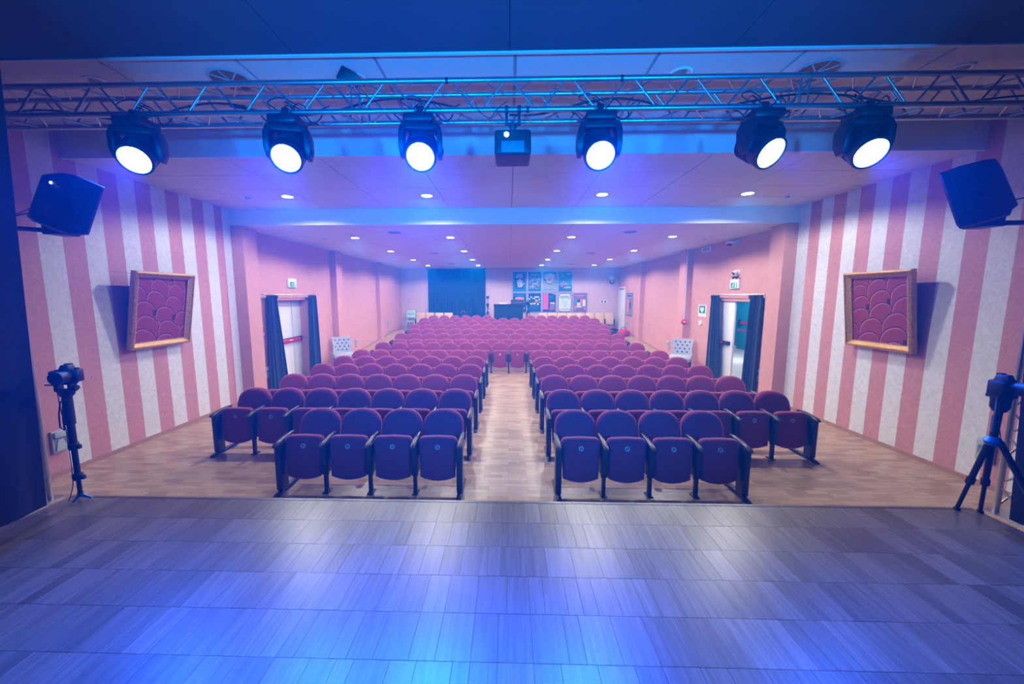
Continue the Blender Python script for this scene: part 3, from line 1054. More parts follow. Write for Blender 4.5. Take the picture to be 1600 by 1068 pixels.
# ------------------------------------------------------------------ framed pictures leaning off the walls
def framed_picture(s, yc, label, seed, xb, xt):
    w, z0, z1 = 1.04, 1.47, 2.62
    hgt = math.hypot(z1 - z0, xt - xb)
    tilt = math.atan2(xt - xb, z1 - z0)
    t = thing('framed_picture', label, 'picture', (s * (XW - xb), yc, z0), group='gilt framed pictures of red seats')
    # local x: across as seen from the hall, z up, -y towards the hall
    t.rotation_euler = Euler((tilt, 0, s * -math.pi / 2), 'XYZ')
    fwid, dp = 0.095, 0.075
    prof = [(0, 0), (0, -dp), (0.02, -dp - .012), (0.045, -dp + .005), (0.07, -dp * .55), (fwid, -dp * .35), (fwid, 0)]

    def member(a, b, inn):
        a, b, inn = Vector(a), Vector(b), Vector(inn)
        d_ = (b - a).normalized()
        r1 = [a + inn * u + d_ * u + Vector((0, v, 0)) for u, v in prof]
        r2 = [b + inn * u - d_ * u + Vector((0, v, 0)) for u, v in prof]
        return MB().loft([r1, r2])
    hw = w / 2
    member((-hw, 0, 0), (hw, 0, 0), (0, 0, 1)).build('frame_rail', M['gold'], t, smooth=30)
    member((hw, 0, hgt), (-hw, 0, hgt), (0, 0, -1)).build('frame_rail', M['gold'], t, smooth=30)
    member((-hw, 0, hgt), (-hw, 0, 0), (1, 0, 0)).build('frame_stile', M['gold'], t, smooth=30)
    member((hw, 0, 0), (hw, 0, hgt), (-1, 0, 0)).build('frame_stile', M['gold'], t, smooth=30)
    # beading: small carved knobs round the inner edge
    bead = MB().lathe([(0.001, -.008), (0.008, -.004), (0.008, .004), (0.001, .008)], 6).mesh('bead', M['gold'], smooth=60)
    bd = MB()
    for zz in (fwid - .006, hgt - fwid + .006):
        for k in range(28):
            bd.box(-hw + fwid + (w - 2 * fwid) * k / 28, -hw + fwid + (w - 2 * fwid) * (k + .7) / 28, -.036, -.026, zz - .006, zz + .006)
    for xx in (-hw + fwid - .006, hw - fwid + .006):
        for k in range(32):
            bd.box(xx - .006, xx + .006, -.036, -.026, fwid + (hgt - 2 * fwid) * k / 32, fwid + (hgt - 2 * fwid) * (k + .7) / 32)
    # carved ornament along the outer ridge
    for k in range(40):
        for zz in (.028, hgt - .028):
            xx = -hw + .03 + (w - .06) * k / 39
            bd.lathe([(0.002, -.015), (.012, -.004), (.012, .004), (.002, .012)], 5, (xx, -dp - .006, zz), 'y')
    for k in range(44):
        for xx in (-hw + .028, hw - .028):
            zz = .03 + (hgt - .06) * k / 43
            bd.lathe([(0.002, -.015), (.012, -.004), (.012, .004), (.002, .012)], 5, (xx, -dp - .006, zz), 'y')
    bo = bd.build('beading', M['gold'], t, smooth=0)
    bo['kind'] = 'stuff'
    # the print: overlapping rows of rounded seat backs
    x0, x1, za, zb = -hw + fwid, hw - fwid, fwid, hgt - fwid
    pm = MB()
    pm.add([(x0, -.012, za), (x1, -.012, za), (x1, -.012, zb), (x0, -.012, zb)], [(0, 1, 2, 3)], 1)
    r_ = random.Random(seed)
    lay = 0

    def clipped(pts, y, mi):
        # clip a convex polygon to the print rectangle
        def clip(ps, f, inter):
            out = []
            for i in range(len(ps)):
                a_, b_ = ps[i - 1], ps[i]
                if f(b_):
                    if not f(a_):
                        out.append(inter(a_, b_))
                    out.append(b_)
                elif f(a_):
                    out.append(inter(a_, b_))
            return out

        def ix(v):
            return lambda a_, b_: (v, a_[1] + (b_[1] - a_[1]) * (v - a_[0]) / (b_[0] - a_[0]))

        def iz(v):
            return lambda a_, b_: (a_[0] + (b_[0] - a_[0]) * (v - a_[1]) / (b_[1] - a_[1]), v)
        ps = pts
        for f, it in ((lambda p: p[0] >= x0, ix(x0)), (lambda p: p[0] <= x1, ix(x1)), (lambda p: p[1] >= za, iz(za)), (lambda p: p[1] <= zb, iz(zb))):
            ps = clip(ps, f, it)
            if len(ps) < 3:
                return
        pm.add([(p[0], y, p[1]) for p in ps], [tuple(range(len(ps)))], mi)
    slope = 0.26 * s
    gapn = 0.28
    row = 0
    zrow = zb + 0.12
    dz = 0.185 if s > 0 else 0.20
    while zrow > za - 0.35:
        wob = r_.uniform(0, gapn)
        i = -5
        sw, shh = 0.135 + 0.012 * row, 0.15 + 0.014 * row
        while i < 6:
            cxp = i * (sw * 2.02) + wob
            bz = zrow + slope * cxp - 0.12
            y = -.0125 - 0.0001 * lay
            dome = [(cxp - sw, bz - .16), (cxp + sw, bz - .16)] + [(cxp + sw * math.cos(a) * (1 if abs(math.cos(a)) > .98 else 1), bz + shh * math.sin(a) ** .8 + slope * sw * math.cos(a)) for a in [math.pi * q / 14 for q in range(15)]]
            gap_ = [(cxp - sw * 1.06, bz - .16), (cxp + sw * 1.06, bz - .16)] + [(cxp + sw * 1.06 * math.cos(a), bz + .008 + shh * 1.04 * math.sin(a) ** .8 + slope * sw * math.cos(a)) for a in [math.pi * q / 14 for q in range(15)]]
            clipped(gap_, y + .00003, 1)
            clipped(dome, y, 2)
            dome2 = [(cxp - sw * .97, bz - .16), (cxp + sw * .97, bz - .16)] + [(cxp + .006 + sw * .965 * math.cos(a), bz - .012 + shh * .965 * math.sin(a) ** .8 + slope * sw * math.cos(a)) for a in [math.pi * q / 14 for q in range(15)]]
            clipped(dome2, y - .00005, 0)
            if (row + seed) % 3 == 1:
                ax = cxp + sw
                clipped([(ax - .05, bz - .03), (ax + .05, bz - .03), (ax + .035, bz + .06), (ax - .05, bz + .06)], y - .00007, 1)
            i += 1
            lay += 1
        if (row + seed) % 3 == 1:      # folded seat tops between two rows
            for q in range(-5, 6):
                cxp = q * (sw * 2.02) + wob
                zz = zrow + slope * cxp - 0.14
                y = -.0125 - 0.0001 * lay
                clipped([(cxp - sw * .8, zz - .14 - slope * sw * .8), (cxp + sw * .8, zz - .14 + slope * sw * .8), (cxp + sw * .8, zz - .06 + slope * sw * .8), (cxp - sw * .8, zz - .06 - slope * sw * .8)], y, 2)
                lay += 1
        zrow -= dz + 0.008 * row
        row += 1
    pm.build('print', [M['print_body'], M['print_dark'], M['print_lit']], t, smooth=0)
    # hanging wire to the wall hook
    MB().tube([(-hw + 0.02, 0.0, hgt - .04), (-hw - .13, 0.19, hgt - .05)], 0.0025, 5).build('wire', M['chrome'], t)
    MB().box(-hw + .01, hw - .01, -.012, .004, .01, hgt - .01).build('backing_board', M['dark_wood'], t, smooth=0)
    return t


framed_picture(-1, 5.874, 'gilt framed picture of red seats leaning off the left striped wall', 1, 0.05, 0.255)
framed_picture(1, 5.803, 'gilt framed picture of red seats leaning off the right striped wall', 2, 0.05, 0.20)

# ------------------------------------------------------------------ doors
# left door: closed white leaf in a deep reveal, red panic bar
dl = tag(link('door_1', None), 'white exit door with red panic bar between navy curtains on the left', None, None, 'structure')
MB().box(-5.93, -5.885, DL0 - .02, DL1 + .02, 0, DLZ + .02).build('leaf', M['door_white'], dl, smooth=0)
MB().box(-5.886, -5.878, DL1 - 0.42, DL1 - 0.40, 0.02, DLZ).build('leaf_joint', M['grey_box'], dl, smooth=0)
pbar = MB().box(-5.885, -5.80, 9.30, 10.46, 1.03, 1.15).build('panic_bar', M['black_metal'], dl, bevel=0.01)
MB().box(-5.80, -5.785, 9.42, 10.36, 1.045, 1.135).build('push_bar', M['red'], pbar, bevel=0.006)
MB().box(-5.786, -5.782, 9.80, 9.96, 1.08, 1.10).build('bar_lettering', M['sign_white'], pbar, smooth=0)
# right door: far leaf closed, near leaf open on to a teal corridor
dr = tag(link('door_2', None), 'half open white door with panic bar between navy curtains on the right', None, None, 'structure')
MB().box(5.70, 5.75, 9.74, DR1 + .02, 0, DRZ + .02).build('leaf', M['door_white'], dr, bevel=0.005)
pbar = MB().box(5.62, 5.70, 9.82, 10.30, 1.0, 1.09).build('panic_bar', M['black_metal'], dr, bevel=0.008)
MB().box(5.612, 5.62, 10.06, 10.29, 1.012, 1.08).build('push_bar', M['red'], pbar, bevel=0.004)
MB().box(5.76, 6.4, 9.03, 9.075, 0, DRZ).build('open_leaf', M['door_white'], dr, bevel=0.005)

# corridor beyond the right door
struct('wall_corridor', MB().box(10.0, 10.2, 6, 22, -0.1, 3.2).box(5.95, 10.2, 21.8, 22, -0.1, 3.2).box(5.95, 10.2, 5.9, 6.0, -0.1, 3.2), M['teal'])
struct('floor_corridor', MB().box(5.96, 10.2, 6, 22, -0.1, 0), M['grey_floor'])
struct('ceiling_corridor', MB().box(5.96, 10.2, 6, 22, 3.0, 3.2), M['white_paint'])
struct('baseboard_corridor', MB().box(9.98, 10.0, 16.7, 22, 0, 0.09), M['white_paint'])
d3 = tag(link('door_3', None), 'teal corridor door with two red bars seen through the open doorway', None, None, 'structure')
MB().box(9.93, 10.0, 14.7, 16.66, 0, 2.9).build('leaf', M['teal'], d3, bevel=0.01)
MB().box(9.86, 9.93, 14.8, 16.40, 1.08, 1.21).build('panic_bar', M['red'], d3, bevel=0.01)
MB().box(9.85, 9.94, 16.40, 16.55, 0.98, 1.25).build('latch_box', M['black_metal'], d3, bevel=0.01)
MB().box(9.92, 9.935, 14.7, 16.66, 0.77, 0.84).build('red_stripe', M['red'], d3, smooth=0)
cl = thing('added_corridor_lamp', 'unseen white ceiling lamp added in the teal corridor', 'lamp', (8.0, 13.5, 3.0))  # unseen lamp added to light the corridor beyond the open door
MB().lathe([(0.18, 0), (0.18, -0.05), (0.16, -0.07)], 24).build('shade', M['sign_white'], cl)
MB().lathe([(0.155, -0.07), (0.12, -0.085)], 24).build('diffuser', M['corr_glow'], cl)
spot('added_corridor_light', (0, 0, -0.1), (0, 0, -1), 330, (0.9, 0.97, 1.0), 165, 0.2, 0.15, cl)
gl = thing('ivy_garland', 'dark green leafy garland hanging beside the corridor door', 'plant', (9.72, 16.86, 0.28))
lf = MB().add([(0, 0, 0), (.05, .01, .04), (0, .015, .11), (-.05, .01, .04)], [(0, 1, 2, 3)]).add([(0, -.008, 0), (-.05, .0, .04), (0, .005, .11), (.05, .0, .04)], [(0, 1, 2, 3)]).mesh('leaf', M['leaf'], smooth=0)
MB().tube([(0, 0, 1.0), (.03, .02, .6), (0, .06, .3), (0, 0, 0)], 0.01, 5).build('stem', M['leaf'], gl)
for k in range(44):
    zz = cr.uniform(0, 1.0)
    link('leaf', lf, gl, (cr.uniform(-.08, .05), cr.uniform(-.16, .16), zz), (cr.uniform(-1, 1), cr.uniform(-1, 1), 1.57 + cr.uniform(-1, 1)), (1.3, 1.3, 1.3))


def door_curtain(s, y_top, y_bot, z1, label, seed):
    yt0, yt1 = y_top
    yb0, yb1 = y_bot
    xx = s * (XW - 0.12)

    def ends(z):
        t_ = (z / z1) ** 1.2
        return ((xx, yb0 + (yt0 - yb0) * t_), (xx, yb1 + (yt1 - yb1) * t_))
    t = thing('door_curtain', label, 'curtain', (0, 0, 0), group='navy door curtains')
    drape('cloth', ends, 0.02, z1, 0.028, 4, M['navy_cloth'], t, seed=seed, n=60)
    drape('heading', lambda z: ((xx, yt0 - .01), (xx, yt1 + .01)), z1 - 0.03, z1 + 0.05, 0.02, 6, M['navy_cloth'], t, nz=2, seed=seed + 5)
    n = 4
    for k in range(n):
        yy = yt0 + (yt1 - yt0) * (k + .5) / n
        pts = [(xx, yy, z1 + 0.045) for _ in range(1)]
        tr = [(xx + 0.021 * math.cos(a), yy, z1 + 0.07 + 0.021 * math.sin(a)) for a in [2 * math.pi * q / 12 for q in range(13)]]
        MB().tube(tr, 0.003, 5).build('ring', M['chrome'], t)
    return t


for s, lst in ((-1, (((8.58, 8.94), (8.50, 9.25), 'navy door curtain at the left exit, the one nearer the stage', 21), ((10.41, 10.76), (10.26, 10.87), 'navy door curtain at the left exit, the one farther from the stage', 22))),
               (1, (((8.43, 8.90), (8.49, 8.98), 'navy door curtain at the right exit, the one nearer the stage', 23), ((10.2, 10.545), (10.02, 10.64), 'navy door curtain at the right exit, beside the green heart sign', 24)))):
    for yt, yb, lab, sd in lst:
        door_curtain(s, yt, yb, 2.22, lab, sd)
    side = 'left' if s < 0 else 'right'
    rd = thing('curtain_rod', f'thin steel curtain rod above the {side} exit door', 'curtain rod', (0, 0, 0), group='curtain rods')
    xx = s * (XW - 0.12)
    MB().tube([(xx, 8.45 if s < 0 else 8.38, 2.29), (xx, 10.82 if s < 0 else 10.62, 2.29)], 0.012, 8).build('rod', M['chrome'], rd)
    for yy in (8.48 if s < 0 else 8.41, 10.80 if s < 0 else 10.60):
        MB().tube([(xx, yy, 2.29), (s * XW, yy, 2.29)], 0.009, 6).build('bracket', M['chrome'], rd)

# ------------------------------------------------------------------ signs and wall fittings
def exit_sign(s, y, z, label):
    t = thing('exit_sign', label, 'exit sign', (s * XW, y, z), (0, 0, s * -math.pi / 2), group='emergency exit signs')
    # local: x across, -y out of the wall
    MB().box(-0.18, 0.18, -0.05, 0, -0.115, 0.115).build('housing', M['sign_white'], t, bevel=0.01)
    MB().box(-0.13, 0.13, -0.054, -0.05, -0.095, 0.035).build('green_panel', M['green'], t, smooth=0)
    pg = MB()
    pg.box(0.05, 0.105, -0.0565, -0.054, -0.085, 0.025)                       # white doorway
    pg.lathe([(0.011, 0), (0.011, -0.002)], 10, (-0.015, -0.0545, 0.012), 'y')
    for a, b, r in (((-.02, .0), (-.03, -.04), .011), ((-.03, -.04), (-.005, -.06), .007), ((-.005, -.06), (-.012, -.085), .006), ((-.03, -.04), (-.06, -.065), .007), ((-.06, -.065), (-.08, -.06), .006), ((-.02, -.005), (.01, -.025), .006), ((-.022, -.003), (-.055, -.02), .006)):
        dx, dz = b[0] - a[0], b[1] - a[1]
        ln = math.hypot(dx, dz)
        nx, nz_ = -dz / ln * r, dx / ln * r
        pg.poly([(a[0] + nx, -.054, a[1] + nz_), (b[0] + nx, -.054, b[1] + nz_), (b[0] - nx, -.054, b[1] - nz_), (a[0] - nx, -.054, a[1] - nz_)], 0.0022, (0, -1, 0))
    pg.build('pictogram', M['sign_white'], t, smooth=0)


exit_sign(-1, 9.80, 2.585, 'green running man exit sign above the left door')
exit_sign(1, 9.68, 2.55, 'green running man exit sign above the right door')

t = thing('aed_sign', 'green and white heart sign beside the right door curtain', 'sign', (XW, 11.24, 1.83), (0, 0, -math.pi / 2))
MB().box(-0.225, 0.225, -0.008, 0, -0.17, 0.17).build('plate', M['sign_white'], t, smooth=0)
MB().box(-0.18, 0.18, -0.0095, -0.008, -0.08, 0.15).build('green_panel', M['green'], t, smooth=0)
heart = []
for k in range(24):
    a = 2 * math.pi * k / 24
    heart.append((0.0085 * 16 * math.sin(a) ** 3 * .75, -.0095, 0.03 + 0.0055 * (13 * math.cos(a) - 5 * math.cos(2 * a) - 2 * math.cos(3 * a) - math.cos(4 * a))))
hm = MB()
hm.add([(0, -.0115, 0.03)] + [(p[0], -.0115, p[2]) for p in heart], [(0, 1 + k, 1 + (k + 1) % 24) for k in range(24)])
hm.add([(0, -.0095, 0.03)] + heart, [(0, 1 + k, 1 + (k + 1) % 24) for k in range(24)])
hm.build('heart', M['sign_white'], t, smooth=0)
MB().poly([(0.012, -.0115, .07), (-.025, -.0115, .025), (-.003, -.0115, .025), (-.012, -.0115, -.01), (.025, -.0115, .035), (.003, -.0115, .035)], 0.001, (0, -1, 0)).build('bolt', M['green'], t, smooth=0)
MB().box(-0.15, 0.15, -0.0095, -0.008, -0.115, -0.105).box(-0.12, 0.12, -0.0095, -0.008, -0.14, -0.13).build('lettering', M['grey_box'], t, smooth=0)

t = thing('fire_sign', 'small red and white fire sign beside the left door curtain', 'sign', (-XW, 8.52, 1.47), (0, 0, math.pi / 2))
MB().box(-0.06, 0.06, -0.006, 0, -0.11, 0.11).build('plate', M['sign_white'], t, smooth=0)
MB().box(-0.048, 0.048, -0.0075, -0.006, -0.06, 0.095).build('red_panel', M['red'], t, smooth=0)
MB().box(-0.014, 0.014, -0.009, -0.0075, -0.045, 0.045).box(-0.02, 0.02, -0.009, -0.0075, 0.05, 0.062).build('extinguisher_symbol', M['sign_white'], t, smooth=0)

t = thing('wall_button', 'small round white alarm button below the heart sign', 'switch', (XW, 11.29, 1.47), (0, 0, -math.pi / 2))
MB().lathe([(0.07, 0), (0.075, -0.02), (0.06, -0.04)], 20, axis='y').build('housing', M['sign_white'], t)
MB().lathe([(0.03, -0.04), (0.028, -0.05)], 14, axis='y').build('button', M['grey_box'], t)
t = thing('fire_bell', 'red round fire bell on the right wall pilaster', 'alarm', (XW - 0.2, 11.99, 1.46), (0, 0, 0))
MB().lathe([(0.05, 0), (0.05, -0.025)], 20, axis='y').build('base', M['red'], t)
MB().lathe([(0.075, -0.025), (0.085, -0.04), (0.07, -0.075), (0.03, -0.095)], 22, axis='y').build('gong', M['red'], t)
MB().lathe([(0.03, -0.095), (0.028, -0.102)], 12, axis='y').build('cap', M['sign_white'], t)
MB().tube([(0.02, -0.012, 0.06), (0.02, -0.012, Z_REAR - 1.46)], 0.011, 8).build('conduit', M['sign_white'], t)

t = thing('emergency_spotlight', 'white emergency spotlight above the right exit sign', 'wall light', (XW, 9.6, 2.84), (0, 0, -math.pi / 2))
MB().box(-0.05, 0.05, -0.03, 0, -0.05, 0.05).build('base', M['sign_white'], t, bevel=0.006)
h = MB().lathe([(0.04, 0.02), (0.05, -0.05), (0.058, -0.09)], 18, axis='y').build('lamp_head', M['sign_white'], t)
h.location = (0, -0.06, 0.01)
h.rotation_euler = (R(35), 0, 0)
MB().lathe([(0.05, -0.09), (0.045, -0.094)], 18, axis='y').build('lens', M['glass_dark'], h)
for sx_ in (-1, 1):
    h = MB().lathe([(0.02, 0.02), (0.03, -0.05)], 14, axis='y').build('small_lamp', M['black_plastic'], t)
    h.location = (sx_ * 0.07, -0.06, -0.12)
    h.rotation_euler = (R(30), 0, sx_ * 0.4)
    MB().tube([(sx_ * .07, 0, -.115), (sx_ * .07, -.06, -.115)], 0.008, 6).build('arm', M['sign_white'], t)

t = thing('security_camera', 'white dome security camera under the ceiling above the right exit', 'security camera', (XW, 9.8, 3.59), (0, 0, -math.pi / 2))
MB().box(-0.06, 0.22, -0.04, 0, -0.04, 0.045).build('bracket', M['grey_box'], t, bevel=0.01)
MB().lathe([(0.05, 0.03), (0.075, 0.01), (0.078, -0.02), (0.06, -0.03)], 20, (-0.12, -0.10, 0)).build('housing', M['sign_white'], t)
MB().lathe([(0.058, -0.03), (0.05, -0.06), (0.02, -0.082)], 20, (-0.12, -0.10, 0)).build('dome', M['glass_dark'], t)
MB().box(-0.16, 0.0, -0.10, 0, -0.012, 0.02).build('arm', M['sign_white'], t, bevel=0.005)

t = thing('wall_vent', 'white framed air vent high on the right wall beside the pilaster', 'vent', (XW, 11.2, 3.58), (0, 0, -math.pi / 2))
MB().box(-0.24, 0.24, -0.03, 0, -0.075, 0.065).build('frame', M['sign_white'], t, bevel=0.006)
MB().box(-0.18, 0.18, -0.033, -0.03, -0.05, 0.04).build('opening', M['grey_dark'], t, smooth=0)
for k in range(4):
    MB().box(-0.18, 0.18, -0.04, -0.033, -0.045 + k * .022, -0.037 + k * .022).build('slat', M['sign_white'], t, smooth=0)


def socket_box(s, y, z, label, w=0.2, hgt=0.32):
    t = thing('floor_socket_box', label, 'socket box', (s * XW, y, z), (0, 0, s * -math.pi / 2), group='grey wall socket boxes')
    MB().box(-w / 2, w / 2, -0.035, 0, -hgt / 2, hgt / 2).build('housing', M['grey_box'], t, bevel=0.008)
    MB().box(-w / 2 + .015, w / 2 - .015, -0.06, -0.035, hgt * .18, hgt * .44).build('hood', M['grey_box'], t, bevel=0.006)
    MB().box(-w / 2 + .02, w / 2 - .02, -0.037, -0.035, -hgt * .40, hgt * .18).build('recess', M['grey_dark'], t, smooth=0)
    MB().loft([[(-w / 2 + .02, -.037, -hgt * .4), (w / 2 - .02, -.037, -hgt * .4), (w / 2 - .02, -.05, -hgt * .4), (-w / 2 + .02, -.05, -hgt * .4)],
               [(-w / 2 + .06, -.037, hgt * .1), (w / 2 - .06, -.037, hgt * .1), (w / 2 - .06, -.039, hgt * .1), (-w / 2 + .06, -.039, hgt * .1)]]).build('flap', M['grey_box'], t, smooth=0)


for s, y, z, lab in ((-1, 4.43, 0.45, 'grey socket box low on the left striped wall'), (1, 4.43, 0.45, 'grey socket box low on the right striped wall'),
                     (-1, 8.59, 0.48, 'grey socket box behind the left door curtain'), (1, 8.52, 0.48, 'grey socket box behind the right door curtain'),
                     (-1, 13.77, 0.55, 'grey socket box on the left wall behind the tufted chair'), (1, 13.4, 0.55, 'grey socket box on the right wall behind the tufted chair'),
                     (-1, 17.6, 0.95, 'grey socket box on the left wall near the green chair'), (1, 18.1, 0.94, 'grey socket box on the right wall near the back door')):
    socket_box(s, y, z, lab, 0.17, 0.28)


# ------------------------------------------------------------------ tufted chairs by the side walls
def tufted_chair(x, y, rz, label):
    t = thing('tufted_chair', label, 'chair', (x, y, floor_z(y)), (0, 0, rz), group='pale grey tufted chairs')
    # local: faces -y
    MB().box(-0.29, 0.29, -0.30, 0.28, 0.36, 0.40).build('seat_rail', M['velvet'], t, bevel=0.02)
    rings = []
    for z, k in ((0.40, .98), (0.44, 1.0), (0.48, .98), (0.505, .9)):
        rings.append([(px * k, py * k, z) for px, py in ((-.30, -.31), (.30, -.31), (.31, 0), (.29, .28), (-.29, .28), (-.31, 0))])
    MB().loft(rings).build('seat_cushion', M['velvet'], t, smooth=60, bevel=0.012)
    rings = []
    for z, w, dy in ((0.42, .31, .22), (0.55, .275, .25), (0.70, .265, .28), (0.85, .28, .32), (0.95, .29, .35), (0.965, .285, .355)):
        rings.append([(-w, dy - .02, z), (-w * .5, dy + .012, z), (0, dy + .02, z), (w * .5, dy + .012, z), (w, dy - .02, z), (w, dy + .06, z), (0, dy + .095, z), (-w, dy + .06, z)])
    MB().loft(rings).build('backrest', M['velvet'], t, smooth=60)
    bt = MB().lathe([(0.001, -.016), (0.018, -.012), (0.026, 0), (0.018, .01)], 10, axis='y').mesh('tuft_button', M['velvet_button'], smooth=60)
    for j, (z, n_) in enumerate(((0.58, 3), (0.68, 4), (0.78, 3), (0.88, 4))):
        for i in range(n_):
            px = (i - (n_ - 1) / 2) * 0.13
            link('tuft_button', bt, t, (px, 0.235 + (z - 0.5) * 0.24 + .02 - abs(px) * .08 - .004, z))
    for px in (-.25, .25):
        for py in (-.26, .24):
            MB().loft([[(px - .014, py - .014, 0), (px + .014, py - .014, 0), (px + .014, py + .014, 0), (px - .014, py + .014, 0)],
                       [(px - .022, py - .022, .37), (px + .022, py - .022, .37), (px + .022, py + .022, .37), (px - .022, py + .022, .37)]]).build('leg', M['dark_wood'], t)


tufted_chair(-5.12, 11.50, R(30), 'pale grey tufted chair against the left wall')
tufted_chair(5.12, 11.28, R(-30), 'pale grey tufted chair against the right wall')

# ------------------------------------------------------------------ back wall
zb = floor_z(19)
t = thing('backdrop_curtain', 'large deep blue curtain covering the middle left of the back wall', 'curtain', (0, 0, 0))
drape('cloth', lambda z: ((-4.2, 19.78), (-1.22, 19.78)), zb + 0.02, Z_REAR - 0.01, 0.022, 16, M['blue_cloth'], t, n=160, nz=4, seed=31)
MB().box(-4.25, -1.18, 19.74, 19.86, Z_REAR - 0.05, Z_REAR).build('track', M['black_metal'], t, smooth=0)

PY = 19.865


def poster(xa, xb, za, zb_, label, build):
    t = thing('poster', label, 'poster', ((xa + xb) / 2, PY, (za + zb_) / 2), group='framed theatre posters on the back wall')
    w, h_ = xb - xa, zb_ - za
    fr = MB()
    for a in ((-w / 2, w / 2, -h_ / 2, -h_ / 2 + .022), (-w / 2, w / 2, h_ / 2 - .022, h_ / 2), (-w / 2, -w / 2 + .022, -h_ / 2, h_ / 2), (w / 2 - .022, w / 2, -h_ / 2, h_ / 2)):
        fr.box(a[0], a[1], -.016, .03, a[2], a[3])
    fr.build('frame', M['steel_frame'], t, smooth=0)
    build(t, w - .04, h_ - .04)
    return t


class PR:
    """flat print built of thin coloured shapes"""
    def __init__(self, t, w, h, base):
        self.t, self.w, self.h = t, w, h
        self.mats, self.mb, self.d = [], MB(), 0
        self.rect(0, 0, 1, 1, base)

    def mi(self, k):
        if k not in self.mats:
            self.mats.append(k)
        return self.mats.index(k)

    def pt(self, u, v):
        return ((u - .5) * self.w, (v - .5) * self.h)

    def rect(self, u0, v0, u1, v1, k):
        self.poly([(u0, v0), (u1, v0), (u1, v1), (u0, v1)], k)

    def poly(self, uv, k):
        y = -.004 - .0004 * self.d
        self.d += 1
        p = [self.pt(*q) for q in uv]
        self.mb.add([(a, y, b) for a, b in p], [tuple(range(len(p)))], self.mi(k))

    def disc(self, u, v, r, k, n=14):
        self.poly([(u + r * math.cos(2 * math.pi * i / n), v + r * self.w / self.h * math.sin(2 * math.pi * i / n)) for i in range(n)], k)

    def done(self):
        self.mb.build('print', [M[k] for k in self.mats], self.t, smooth=0)


def p_hand(t, w, h):
    p = PR(t, w, h, 'poster_blue')
    p.rect(.08, .06, .92, .94, 'poster_teal'); p.rect(.12, .08, .88, .92, 'poster_blue')
    for r_, (v, us) in enumerate(((.80, (.28, .40, .52, .64)), (.70, (.24, .36, .50, .62)))):
        for u in us:
            p.rect(u, v, u + .09, v + .07, 'poster_white')
    p.poly([(.40, .22), (.66, .22), (.72, .40), (.34, .40)], 'poster_white')
    for a, b in (((.36, .38), (.34, .56)), ((.46, .38), (.46, .62)), ((.56, .38), (.57, .62)), ((.64, .38), (.67, .56)), ((.70, .30), (.84, .44))):
        p.poly([(a[0] - .03, a[1]), (a[0] + .04, a[1]), (b[0] + .03, b[1]), (b[0] - .03, b[1])], 'poster_white')
    p.disc(.5, .33, .05, 'poster_navy')
    p.done()


def p_mosaic(t, w, h):
    p = PR(t, w, h, 'poster_blue')
    r_ = random.Random(4)
    for i in range(7):
        for j in range(13):
            if r_.random() < .8:
                u, v = .12 + i * .11, .14 + j * .058
                p.rect(u + r_.uniform(-.02, .02), v, u + r_.uniform(.05, .11), v + r_.uniform(.02, .045), r_.choice(('poster_white', 'poster_grey', 'poster_grey')))
    p.poly([(.36, .44), (.62, .44), (.70, .50), (.5, .53), (.34, .48)], 'poster_navy')
    p.done()


def p_arc(t, w, h):
    p = PR(t, w, h, 'poster_grey')
    p.rect(.0, .88, 1, 1, 'poster_blue'); p.disc(.5, .68, .36, 'poster_mint'); p.disc(.48, .60, .14, 'poster_coral')
    for k in range(9):
        u = .12 + k * .09
        v = .55 - .28 * math.sin(math.pi * min(1, k / 9 + .12)) + .08
        p.rect(u, v, u + .08, v + .035, 'poster_navy')
    p.rect(.1, .08, .9, .10, 'poster_blue'); p.poly([(.05, .62), (.28, .52), (.30, .56), (.07, .67)], 'poster_navy')
    p.done()


def p_sky(t, w, h):
    p = PR(t, w, h, 'poster_teal')
    p.rect(0, 0, 1, .30, 'poster_blue'); p.poly([(.02, .34), (.3, .5), (.42, .58), (.6, .46), (.72, .34)], 'poster_grey')
    p.rect(.2, .74, .36, .80, 'poster_white'); p.rect(.62, .86, .84, .90, 'poster_white'); p.disc(.26, .30, .11, 'poster_pink')
    p.rect(.4, .17, .92, .20, 'poster_mint'); p.rect(.5, .23, .92, .25, 'poster_mint'); p.disc(.46, .52, .07, 'poster_mauve')
    p.done()


def p_crowd(t, w, h):
    p = PR(t, w, h, 'poster_navy')
    p.rect(.0, .8, 1, 1, 'poster_blue'); p.poly([(.14, .66), (.8, .64), (.84, .76), (.5, .80), (.2, .77)], 'poster_coral')
    r_ = random.Random(9)
    for k in range(26):
        u, v = r_.uniform(.1, .9), r_.uniform(.1, .6)
        p.rect(u, v, u + .06, v + .04, r_.choice(('poster_grey', 'poster_blue', 'poster_white')))
    for u in (.2, .38, .56, .74):
        p.rect(u, .86, u + .07, .9, 'poster_teal')
    p.done()


def p_people(t, w, h):
    p = PR(t, w, h, 'poster_navy')
    r_ = random.Random(12)
    for k in range(7):
        u = .06 + k * .13
        p.rect(u, .08, u + .09, .36, 'poster_blue')
        p.disc(u + .05, .46 + r_.uniform(-.05, .08), .07, r_.choice(('poster_white', 'poster_coral', 'poster_grey')))
        p.disc(u + .04, .66 + r_.uniform(-.08, .12), .06, r_.choice(('poster_white', 'poster_mint', 'poster_grey')))
    p.rect(.5, .76, .86, .82, 'poster_white')
    p.done()


